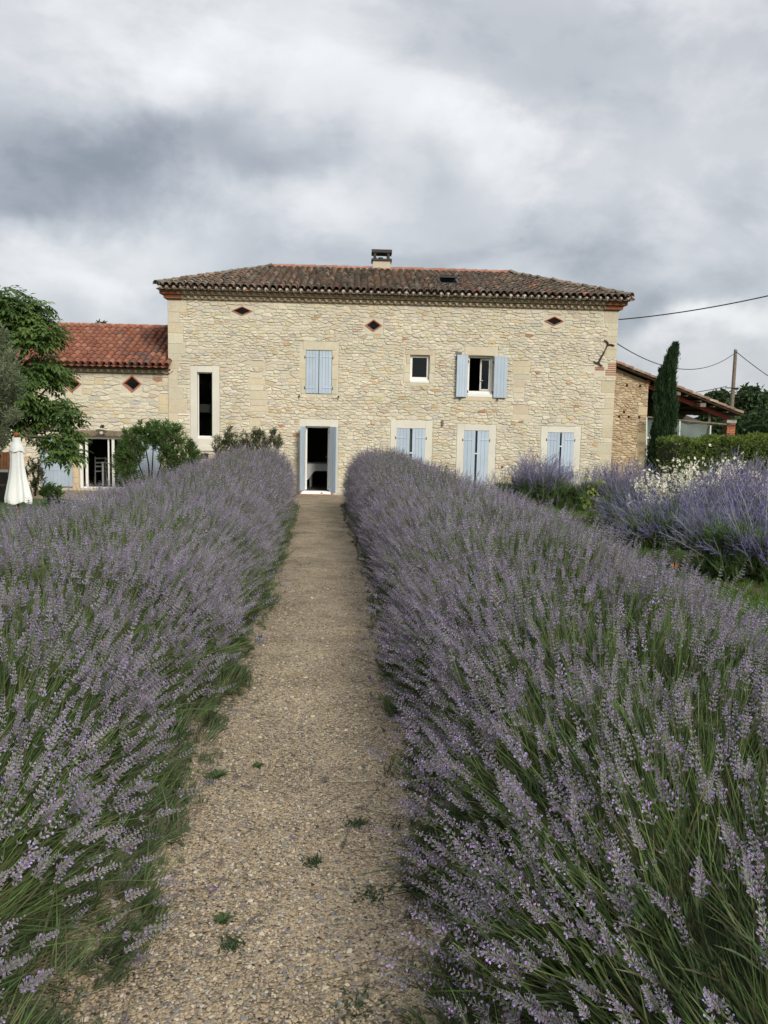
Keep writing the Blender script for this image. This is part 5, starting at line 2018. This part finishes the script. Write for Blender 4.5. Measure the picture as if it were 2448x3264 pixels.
SAGE += [sage_stem(sr, sr.uniform(1.0, 1.15), (.28, .22, .36), 5, .72, .9, .010) for _ in range(3)]     # 9-11 slim paler spikes
SAGE_COL, _ = source(SAGE, 'sage_stem', M['flower'])
GAU = []
for i in range(5):
    b = MB()
    L_ = sr.uniform(.9, 1.1)
    bend = sr.uniform(.1, .3)
    ax = lambda t: Vector((bend * t * t, .04 * math.sin(5 * t), L_ * t))
    b.tube([ax(k / 5) for k in range(6)], [.003 - .0003 * k for k in range(6)], 3, (.15, .20, .08), False)
    for k in range(16):
        t = sr.uniform(.1, .6)
        b.leaf(ax(t), (sr.gauss(0, 1), sr.gauss(0, 1), .6), sr.uniform(.05, .08), .016, (.12, .17, .05))
    for k in range(6):
        t = sr.uniform(.55, 1.0)
        p = ax(t) + Vector((sr.gauss(0, .03), sr.gauss(0, .03), 0))
        for m_ in range(5):
            a = m_ * 1.26 + sr.uniform(-.2, .2)
            d = Vector((math.cos(a), math.sin(a) * .5, math.sin(a) + .2))
            b.leaf(p, d, .024, .023, (.80, .78, .66) if sr.random() < .8 else (.62, .52, .44))
    for k in range(5):
        t = sr.uniform(.6, 1.0)
        b.leaf(ax(t), (sr.gauss(0, 1), sr.gauss(0, 1), .8), .016, .007, (.42, .28, .22))
    GAU.append(b)
GAU_COL, _ = source(GAU, 'gaura_stem', M['flower'])
UND = [leaf_tuft(sr, 30, .30, .012, [(.10, .16, .052), (.08, .135, .042), (.13, .19, .075)], .8) for _ in range(4)]
UND_COL, _ = source(UND, 'sage_leaves', M['foliage'])

def clump(name, x, y, rx, ry, h, n, label, cat, col, picks, spread=.55, under=1.0, group=None, lean=(0, 0)):
    z = gz(y)
    t = thing(name, (x, y, z), label, cat, group)
    pos, rot, scl, idx = [], [], [], []
    for _ in range(n):
        a, q = sr.uniform(0, 6.28), math.sqrt(sr.random())
        px_, py_ = q * math.cos(a), q * math.sin(a)
        base = Vector((x + rx * .35 * px_, y + ry * .35 * py_, z))
        d = Vector((px_ * spread * rx / max(rx, ry) * 1.3 + sr.gauss(0, .1) + lean[0], py_ * spread * 1.1 + sr.gauss(0, .1) + lean[1], 1)).normalized()
        s_ = h * (1 - .22 * q * q) * sr.uniform(.82, 1.08)
        pos.append(base); rot.append(quat_to(d, sr.uniform(0, 6.28))); scl.append(s_); idx.append(sr.choice(picks))
    scatter('flower_stem', pos, rot, scl, idx, col, t)
    pos, rot, scl, idx = [], [], [], []
    for _ in range(int(n * 1.2 * under)):
        a, q = sr.uniform(0, 6.28), math.sqrt(sr.random())
        zz = sr.uniform(0, .42 * h)
        pos.append((x + rx * .62 * q * math.cos(a), y + ry * .62 * q * math.sin(a), z + zz))
        rot.append((sr.gauss(0, .4), sr.gauss(0, .4), sr.uniform(0, 6.28))); scl.append(sr.uniform(.6, 1.1)); idx.append(sr.randrange(4))
    scatter('foliage', pos, rot, scl, idx, UND_COL, t)
    return t
clump('russian_sage', 5.05, 23.2, 1.1, .9, 1.45, 210, 'hazy violet sage clump standing alone on the lawn before the right shutters', 'sage', SAGE_COL, (0, 1, 2, 3, 4), .42, 1.6, 'violet sage clumps')
clump('lavender_bush', 4.2, 23.6, .7, .6, .95, 80, 'low greyer lavender bush at the left foot of the lawn sage clump', 'lavender', SAGE_COL, (9, 10, 11), .6, 2.0)
clump('lavender_bush', 6.3, 23.8, .9, .6, 1.05, 90, 'tall thin lavender between the lawn sage clump and the house corner', 'lavender', SAGE_COL, (9, 10, 11), .5, 1.8)
bed = [('russian_sage', 5.95, 17.2, 1.4, 1.0, 1.08, 210, 'deep violet sage drooping over the front left corner of the flower bed', (5, 6, 7, 8), 1.0, (-.2, -.15)),
       ('russian_sage', 5.1, 13.6, 1.5, 1.2, 1.05, 230, 'deep violet sage in the middle of the bed front below the white gaura', (5, 6, 7, 8), 1.0, (-.25, -.15)),
       ('russian_sage', 6.5, 14.2, 1.4, 1.1, 1.40, 240, 'tall violet sage at the right edge of the picture', (0, 1, 2, 3, 4), .5, (0, 0)),
       ('russian_sage', 5.1, 10.4, 1.4, 1.1, 1.22, 210, 'green stemmed sage nearest the camera at the right edge', (5, 6, 7, 0), .9, (-.15, 0)),
       ('russian_sage', 6.6, 21.2, 1.6, .9, 1.38, 190, 'violet sage at the back of the bed in front of the barn wall', (0, 1, 2, 3, 4), .5, (0, 0)),
       ('russian_sage', 9.0, 20.0, 1.6, .9, 1.50, 190, 'violet sage at the back of the bed against the clipped hedge', (0, 1, 2, 3, 9), .5, (0, 0))]
for (nm, x, y, rx, ry, h, n, lab, pk, sp, ln) in bed:
    clump(nm, x, y, rx, ry, h, n, lab, 'sage', SAGE_COL, pk, sp, 1.6, 'violet sage clumps', ln)
clump('gaura', 6.8, 16.6, 1.7, 1.1, 1.56, 165, 'airy white flowered gaura in the middle of the flower bed', 'gaura', GAU_COL, (0, 1, 2, 3, 4), .6, 1.2)
clump('gaura', 5.9, 15.2, 1.0, .9, 1.28, 85, 'lower white flowered gaura in front of the large one', 'gaura', GAU_COL, (0, 1, 2, 3, 4), .6, 1.2)

# young vine with yellow green leaves
p = ground_at(1885, 1668)
vn = thing('young_vine', (p.x, p.y, gz(p.y)), 'small yellow green young vine between the lawn sage and the bed', 'vine')
b = MB()
for k in range(3):
    b.tube([p + Vector((.05 * k, 0, 0)), p + Vector((.05 * k - .04, .02, .4)), p + Vector((.12 * k - .1, 0, .85 + .1 * k))], .008, 4, (.22, .2, .08))
b.build('stem', M['leaf'], vn)
b = MB()
for _ in range(55):
    q = p + Vector((sr.gauss(0, .10), sr.gauss(0, .13), sr.uniform(.1, .95)))
    b.leaf(q, (sr.gauss(0, 1), sr.gauss(0, 1), sr.gauss(0, .6)), sr.uniform(.08, .13), .09, (.20 * sr.uniform(.8, 1.2), .27, .055), Vector((sr.gauss(0, .5), -1, 1)))
tag(b.build('leaf', M['leaf'], vn), kind='stuff')

def butterfly(p, lab):
    t = thing('butterfly', p, lab, 'butterfly', 'orange butterflies')
    for s_ in (-1, 1):
        b = MB()
        b.add([(p[0], p[1], p[2]), (p[0] + s_ * .012, p[1] - .012, p[2] + .020), (p[0] + s_ * .018, p[1] - .014, p[2] + .005), (p[0] + s_ * .012, p[1] - .012, p[2] - .012)], [(0, 1, 2, 3)], (.50, .20, .03))
        b.build('wing', M['leaf'], t)
    b = MB(); b.tube([(p[0], p[1] - .004, p[2] - .02), (p[0], p[1] - .004, p[2] + .024)], .004, 5, (.03, .02, .02)); b.build('body', M['leaf'], t)
q = P(2149, 1803, 5.2); butterfly(q, 'orange butterfly on the right lavender row before the flower bed')
q = P(525, 1703, 7.8); butterfly(q, 'orange butterfly on the left lavender row')

# ------------------------------------------------------------------ shrubs and trees
tr_ = random.Random(88)
def shoot(b, p, d, L_, nl, ll, lw, cols, r):
    d = d.normalized()
    b.tube([p, p + d * L_], [.008, .004], 4, (.16, .12, .08), False)
    for k in range(nl):
        t = .25 + .75 * (k + r.random()) / nl
        a = k * 2.4
        e1 = d.cross(Vector((.3, 1, .1))).normalized()
        e2 = d.cross(e1)
        o = e1 * math.cos(a) + e2 * math.sin(a)
        g = r.uniform(.75, 1.25)
        b.leaf(p + d * L_ * t, o * r.uniform(.5, 1.0) + d * r.uniform(.5, 1.1), ll * r.uniform(.7, 1.15), lw, tuple(x * g for x in r.choice(cols)))
def shrub(name, x, y, blobs, n, label, cat, cols, ll=.13, lw=.028, group=None, flowers=0):
    """blobs: photo centre and radii; the shrub stands at distance y"""
    z = gz(y)
    t = thing(name, (x, y, z), label, cat, group)
    b = MB()
    st = MB()
    w = sum(rx * rz for _, _, rx, rz in blobs)
    for (cx_, cy_, rx, rz) in blobs:
        c = P(cx_, cy_, y)
        k = y / 2770
        st.tube([Vector((x, y, z)), Vector(((x + c.x) / 2 + tr_.uniform(-.05, .05), y, (z + c.z) / 2)), Vector(c)], [.03, .02, .01], 5, (.20, .16, .11))
        for _ in range(int(n * rx * rz / w)):
            u_ = Vector((tr_.gauss(0, 1), tr_.gauss(0, 1), tr_.gauss(0, 1))).normalized() * tr_.random() ** .4
            p = Vector((c.x + u_.x * rx * k, y + u_.y * rx * k * .8, c.z + u_.z * rz * k))
            d = Vector((u_.x * .6 + tr_.gauss(0, .25), u_.y * .6 + tr_.gauss(0, .25), .9))
            shoot(b, p - d.normalized() * .12, d, .2, 13, ll, lw, cols, tr_)
            if flowers and tr_.random() < flowers:
                for _q in range(6):
                    b.leaf(p + d.normalized() * .1, (tr_.gauss(0, 1), tr_.gauss(0, 1), 1), .03, .028, (.62, .54, .40))
    st.build('stem', M['bark'], t)
    b.build('foliage', M['leaf'], t)
    return t
OLC = [(.070, .14, .032), (.055, .115, .028), (.09, .165, .042), (.11, .19, .055)]
OLD_C = [(.075, .11, .04), (.06, .09, .035), (.10, .13, .05), (.14, .13, .07)]
q = P(480, 1500, 24.4)
shrub('oleander', q.x, 24.4, [(425, 1430, 48, 62), (400, 1490, 40, 55), (530, 1400, 58, 52), (490, 1385, 40, 40), (455, 1378, 30, 32), (545, 1455, 40, 45), (440, 1550, 50, 40), (560, 1510, 50, 40)], 620, 'dense green oleander in front of the right blue shutter of the wing', 'oleander', OLC, .15, .030)
q = P(617, 1500, 24.0)
shrub('oleander', q.x, 24.0, [(600, 1440, 26, 35), (622, 1468, 26, 34), (600, 1500, 40, 35)], 130, 'small oleander below the tall narrow window', 'oleander', OLC, .13, .026)
q = P(760, 1480, 24.8)
shrub('oleander', q.x, 24.8, [(728, 1395, 18, 30), (700, 1430, 24, 40), (745, 1425, 34, 45), (790, 1420, 30, 45), (835, 1415, 30, 40), (880, 1415, 22, 32), (815, 1385, 12, 26), (872, 1388, 12, 24), (800, 1470, 90, 35)], 330, 'sparse flowering oleander left of the front door', 'oleander', OLD_C, .12, .024, None, .35)
q = P(172, 1620, 20.8)
shrub('garden_shrub', q.x, 20.8, [(172, 1585, 26, 30), (150, 1568, 18, 22), (185, 1620, 30, 30)], 60, 'small broad leaved green shrub before the left blue shutter', 'shrub', [(.07, .13, .03), (.10, .17, .05)], .14, .04)
q = P(110, 1490, 23.6)
shrub('garden_shrub', q.x, 23.6, [(105, 1495, 32, 30), (112, 1530, 30, 40)], 70, 'dark shrub against the shaded wall right of the parasol', 'shrub', [(.035, .06, .02), (.05, .07, .03)], .07, .03)

def branch(b, p, q, r0, r1, wob=.1, n=5, c=(1, 1, 1)):
    p, q = Vector(p), Vector(q)
    L_ = (q - p).length
    pts = [p.lerp(q, i / n) + (Vector((tr_.gauss(0, 1), tr_.gauss(0, 1), tr_.gauss(0, 1))) * wob * L_ * .3 if 0 < i < n else Vector()) for i in range(n + 1)]
    b.tube(pts, [r0 + (r1 - r0) * i / n for i in range(n + 1)], 6, c)
    return pts
# walnut: compound leaves of five to seven leaflets, hanging branches
YW = 17.0
wx = P(-70, 1400, YW).x
wt = thing('walnut_tree', (wx, YW, gz(YW)), 'large green walnut tree with drooping branches in front of the wing roof', 'tree')
WB = [(20, 960, 60, 45), (60, 975, 50, 45), (110, 990, 45, 40), (150, 1050, 45, 45), (110, 1060, 60, 45), (60, 1030, 60, 45), (10, 1030, 50, 60), (-60, 1000, 80, 80), (-120, 1080, 100, 100),
      (130, 1150, 32, 35), (165, 1165, 34, 26), (190, 1192, 30, 34), (172, 1215, 22, 22), (100, 1190, 40, 45), (70, 1250, 40, 45), (120, 1285, 48, 30), (180, 1285, 48, 30), (215, 1325, 38, 38), (150, 1330, 42, 32),
      (15, 1345, 40, 45), (75, 1325, 32, 32), (95, 1360, 24, 26), (235, 1385, 24, 32), (200, 1400, 44, 34), (150, 1400, 26, 22), (215, 1440, 45, 26), (170, 1450, 22, 18), (50, 1295, 36, 40), (10, 1280, 50, 60), (-60, 1200, 90, 90), (-90, 1350, 90, 90)]
tb_ = MB()
hub = Vector((wx, YW, P(0, 1330, YW).z))
branch(tb_, (wx, YW, gz(YW) - .05), hub, .20, .14, .05)
lb = MB()
WC = [(.100, .172, .040), (.080, .145, .035), (.135, .21, .055), (.16, .235, .06), (.065, .118, .030)]
for (cx_, cy_, rx, rz) in WB:
    c = P(cx_, cy_, YW + tr_.uniform(-.6, .6))
    k = YW / 2770
    branch(tb_, hub + Vector((0, 0, tr_.uniform(-.3, .5))), c, .06, .012, .16)
    tint = tr_.choice([0, 0, 1, 1, 2])
    for _ in range(int(rx * rz / 19)):
        u_ = Vector((tr_.gauss(0, 1), tr_.gauss(0, 1), tr_.gauss(0, 1))).normalized() * tr_.random() ** .42
        p = Vector((c.x + u_.x * rx * k, c.y + u_.y * rx * k * 1.1, c.z + u_.z * rz * k))
        d = Vector((u_.x * .8 + tr_.gauss(0, .5), u_.y * .8 + tr_.gauss(0, .5), tr_.gauss(-.35, .35))).normalized()
        sd_ = d.cross(Vector((0, 0, 1))).normalized()
        cc = tr_.choice(WC if tint == 0 else WC[:3] if tint == 1 else WC[1:2] + WC[4:])
        g = tr_.uniform(.85, 1.2)
        cc = tuple(x * g for x in cc)
        rl_ = .20
        for m_ in range(3):
            w = p + d * rl_ * (.3 + .3 * m_)
            for s_ in (-1, 1):
                lb.leaf(w, d * .55 + sd_ * s_ + Vector((0, 0, -.35)), tr_.uniform(.085, .125), .050, cc, Vector((0, 0, 1)) + d * .3, .12)
        lb.leaf(p + d * rl_, d + Vector((0, 0, -.4)), .14, .06, cc, Vector((0, 0, 1)) + d * .3, .12)
tb_.build('trunk', M['bark'], wt, True)
lb.build('crown', M['leaf'], wt)

# olive: narrow silver leaves on thin upright twigs
YO = 13.5
ox = P(-70, 1500, YO).x
ot = thing('olive_tree', (ox, YO, gz(YO)), 'silvery grey green olive tree at the left edge in front of the walnut', 'tree')
tb_ = MB()
hub = Vector((ox, YO, P(0, 1480, YO).z))
branch(tb_, (ox, YO, gz(YO) - .05), hub, .05, .035, .03)
lb = MB()
OC = [(.20, .24, .16), (.16, .21, .12), (.25, .28, .20), (.13, .18, .08), (.18, .23, .10)]
for (cx_, cy_, rx, rz) in [(8, 1100, 16, 40), (-20, 1150, 45, 60), (30, 1160, 20, 36), (20, 1215, 34, 42), (-30, 1250, 60, 80), (42, 1262, 22, 34), (10, 1325, 34, 48), (45, 1340, 14, 24), (-40, 1400, 45, 80), (-4, 1400, 18, 36)]:
    c = P(cx_, cy_, YO + tr_.uniform(-.3, .3))
    k = YO / 2770
    branch(tb_, hub, c, .018, .005, .10)
    for _ in range(int(rx * rz / 13)):
        u_ = Vector((tr_.gauss(0, 1), tr_.gauss(0, 1), tr_.gauss(0, 1))).normalized() * tr_.random() ** .4
        p = Vector((c.x + u_.x * rx * k, c.y + u_.y * rx * k, c.z + u_.z * rz * k))
        d = Vector((u_.x * .5 + tr_.gauss(0, .35), u_.y * .5 + tr_.gauss(0, .35), tr_.uniform(.2, 1))).normalized()
        lb.tube([p, p + d * .16], [.003, .0015], 3, (.16, .15, .10), False)
        for m_ in range(6):
            lb.leaf(p + d * (.03 + .025 * m_), d * .7 + Vector((tr_.gauss(0, .6), tr_.gauss(0, .6), tr_.gauss(0, .4))), tr_.uniform(.05, .08), .017, tr_.choice(OC))
tb_.build('trunk', M['bark'], ot, True)
lb.build('crown', M['leaf'], ot)

# columnar cypress
YC = 27.6
cb, ct = P(2105, 1500, YC), P(2156, 1103, YC)
cyp = thing('cypress_tree', (cb.x, YC, gz(YC)), 'narrow dark green cypress in front of the open barn', 'tree')
zb_ = gz(YC)
b = MB(); b.tube([(cb.x, YC, zb_), (cb.x + .05, YC, zb_ + 1.2), (cb.x + .15, YC, ct.z - .9)], [.10, .08, .02], 7); b.build('trunk', M['bark'], cyp)
CT = [(2058, 2140, 1500), (2063, 2143, 1445), (2070, 2148, 1390), (2078, 2155, 1330), (2083, 2158, 1280), (2085, 2154, 1250), (2095, 2154, 1220), (2103, 2156, 1190), (2118, 2156, 1160), (2132, 2156, 1130), (2144, 2157, 1114), (2153, 2157, 1100)]
lb = MB()
CC = [(.028, .062, .024), (.038, .080, .030), (.052, .10, .036), (.020, .046, .020), (.070, .12, .046)]
def cyp_edge(z):
    for (a, c, y), (a2, c2, y2) in zip(CT, CT[1:]):
        z1_, z2_ = P(a, y, YC).z, P(a2, y2, YC).z
        if z1_ <= z <= z2_:
            f = (z - z1_) / (z2_ - z1_)
            l_, r_ = P(a + (a2 - a) * f, y, YC).x, P(c + (c2 - c) * f, y, YC).x
            return (l_ + r_) / 2, (r_ - l_) / 2
    return (cb.x, .33)
for _ in range(6800):
    z = zb_ + .1 + (ct.z - zb_ - .12) * tr_.random() ** .9
    xm, hw = cyp_edge(z)
    a = tr_.uniform(0, 6.28)
    q = .86 * tr_.random() ** .35
    lob = 1 + .14 * math.sin(3 * a + z * 2.1) + .08 * math.sin(7 * a + z * 5)
    p = Vector((xm + hw * q * lob * math.cos(a), YC + hw * q * lob * math.sin(a), z))
    d = Vector((math.cos(a) * .28 + tr_.gauss(0, .1), math.sin(a) * .28 + tr_.gauss(0, .1), 1))
    c = tr_.choice(CC)
    for m_ in range(3):
        lb.leaf(p + Vector((tr_.gauss(0, .015), tr_.gauss(0, .015), tr_.gauss(0, .03))), d + Vector((tr_.gauss(0, .2), tr_.gauss(0, .2), 0)), tr_.uniform(.10, .20), .028, c)
for (x, y) in ((2156, 1122), (2128, 1130), (2160, 1135), (2150, 1112)):
    q = P(x, y, YC)
    for _ in range(26):
        lb.leaf(q + Vector((tr_.gauss(0, .04), tr_.gauss(0, .04), tr_.uniform(-.15, .08))), (tr_.gauss(.12, .3), tr_.gauss(0, .3), 1), tr_.uniform(.08, .16), .02, tr_.choice(CC))
lb.build('crown', M['leaf'], cyp)

# clipped hedge on the right
def hedge_box(x0, x1, y0, y1, ztop, label, cols, n, ls):
    t = thing('clipped_hedge', ((x0 + x1) / 2, (y0 + y1) / 2, gz(y0)), label, 'hedge')
    b = MB()
    nx_ = 30
    V, Fs = [], []
    for i in range(nx_ + 1):
        x = x0 + (x1 - x0) * i / nx_
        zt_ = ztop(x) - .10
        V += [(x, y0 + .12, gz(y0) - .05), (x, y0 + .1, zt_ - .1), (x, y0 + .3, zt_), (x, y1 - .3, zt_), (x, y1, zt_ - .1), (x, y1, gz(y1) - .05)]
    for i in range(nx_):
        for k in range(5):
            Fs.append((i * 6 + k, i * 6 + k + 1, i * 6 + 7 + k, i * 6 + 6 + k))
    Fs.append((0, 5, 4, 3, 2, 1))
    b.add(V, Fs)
    b.build('inner_twigs', mat('hedge_inside', (.022, .032, .012), 1, noise=(10, .4)), t)  # solid core, near-black green standing for shade behind the leaves
    lb = MB()
    for _ in range(n):
        x = tr_.uniform(x0 - .1, x1)
        zt_ = ztop(x) + .05 * math.sin(x * 5) + .03 * math.sin(x * 13)
        if tr_.random() < .5:
            p = Vector((x, tr_.uniform(y0, y1), zt_ + tr_.gauss(0, .035)))
            up_ = 1.0
        else:
            p = Vector((x, y0 + .05 + tr_.gauss(0, .06) + .05 * math.sin(x * 3 + 2), tr_.uniform(gz(y0), zt_)))
            up_ = .45
        if x < x0 + .15: p.y = tr_.uniform(y0, y1)
        g = tr_.uniform(.75, 1.25)
        c = tuple(q * g for q in tr_.choice(cols))
        for m_ in range(3):
            lb.leaf(p, (tr_.gauss(0, .6), tr_.gauss(-.5, .5), up_ + tr_.gauss(0, .4)), ls * tr_.uniform(.7, 1.3), ls * .45, c)
    lb.build('foliage', M['leaf'], t)
YH = 24.0
hx0 = P(2152, 1420, YH).x
hedge_box(hx0, hx0 + 9, YH, YH + 1.4, lambda x: P(2140, 1412, YH).z + (x - hx0) * .055, 'clipped yellow green hedge running right from the cypress', [(.18, .25, .050), (.15, .21, .044), (.21, .275, .065), (.10, .15, .038)], 15000, .075)

# trees behind the barn and the wing
def far_tree(x, y, blobs, label, cols, ls, dens):
    t = thing('broadleaf_tree', (x, y, BASE), label, 'tree', 'trees beyond the barn')
    tb_, lb = MB(), MB()
    zc = sum(P(bx_, by_, y).z for bx_, by_, _, _ in blobs) / len(blobs)
    branch(tb_, (x, y, BASE - .1), (x, y, zc), .22, .12, .05)
    k = y / 2770
    for (cx_, cy_, rx, rz) in blobs:
        c = P(cx_, cy_, y + tr_.uniform(-1, 1))
        branch(tb_, (x, y, zc - 1), c, .08, .02, .1)
        for _ in range(int(rx * rz * dens)):
            u_ = Vector((tr_.gauss(0, 1), tr_.gauss(0, 1), tr_.gauss(0, 1))).normalized() * tr_.random() ** .38
            p = Vector((c.x + u_.x * rx * k, c.y + u_.y * rx * k, c.z + u_.z * rz * k))
            cc = tr_.choice(cols)
            g = tr_.uniform(.75, 1.3)
            for m_ in range(3):
                lb.leaf(p + Vector((tr_.gauss(0, .12), tr_.gauss(0, .12), tr_.gauss(0, .1))), (tr_.gauss(0, 1), tr_.gauss(0, 1), tr_.gauss(-.2, .6)), ls * tr_.uniform(.7, 1.3), ls * .55, tuple(q * g for q in cc))
    tb_.build('trunk', M['bark'], t, True)
    lb.build('crown', M['leaf'], t)
FC = [(.032, .062, .020), (.045, .082, .026), (.026, .05, .018), (.06, .10, .032)]
far_tree(P(2290, 1400, 52).x, 52, [(2278, 1272, 26, 18), (2300, 1265, 20, 16), (2285, 1300, 45, 25), (2320, 1310, 35, 30), (2270, 1340, 40, 40), (2300, 1380, 60, 40)], 'small round headed tree left of the utility pole', FC, .30, .55)
far_tree(P(2380, 1400, 46).x, 46, [(2390, 1255, 26, 20), (2372, 1275, 26, 20), (2400, 1290, 40, 30), (2365, 1320, 36, 35), (2420, 1310, 50, 40), (2380, 1370, 60, 45), (2340, 1370, 30, 40)], 'dark broadleaf tree right behind the barn roof end', FC, .28, .62)
far_tree(P(2480, 1400, 48).x, 48, [(2440, 1285, 40, 28), (2480, 1290, 60, 40), (2530, 1300, 60, 60), (2460, 1350, 70, 55), (2420, 1400, 60, 40)], 'dark broadleaf tree at the right edge of the picture', FC, .28, .5)
far_tree(P(2200, 1400, 60).x, 60, [(2180, 1400, 70, 40), (2240, 1380, 60, 40), (2110, 1400, 60, 40)], 'dark tree seen through the open side of the barn', FC, .3, .35)
q = P(330, 1034, 46)
far_tree(q.x, 46, [(322, 1038, 6, 5), (318, 1050, 14, 10)], 'treetop just showing over the ridge of the wing roof', FC, .2, 1.2)
# undergrowth along the far boundary
b = MB()
for _ in range(5200):
    x = tr_.uniform(9, 40)
    y = 44 + 5 * math.sin(x * .2) + tr_.uniform(-1.5, 1.5)
    p = Vector((x, y, BASE + tr_.random() ** .7 * (2.6 + .7 * math.sin(x * .7))))
    c = tr_.choice(FC)
    for m_ in range(3):
        b.leaf(p, (tr_.gauss(0, 1), tr_.gauss(0, 1), tr_.gauss(.1, .6)), tr_.uniform(.2, .36), .2, c)
tag(b.build('far_thicket', M['leaf']), kind='stuff')
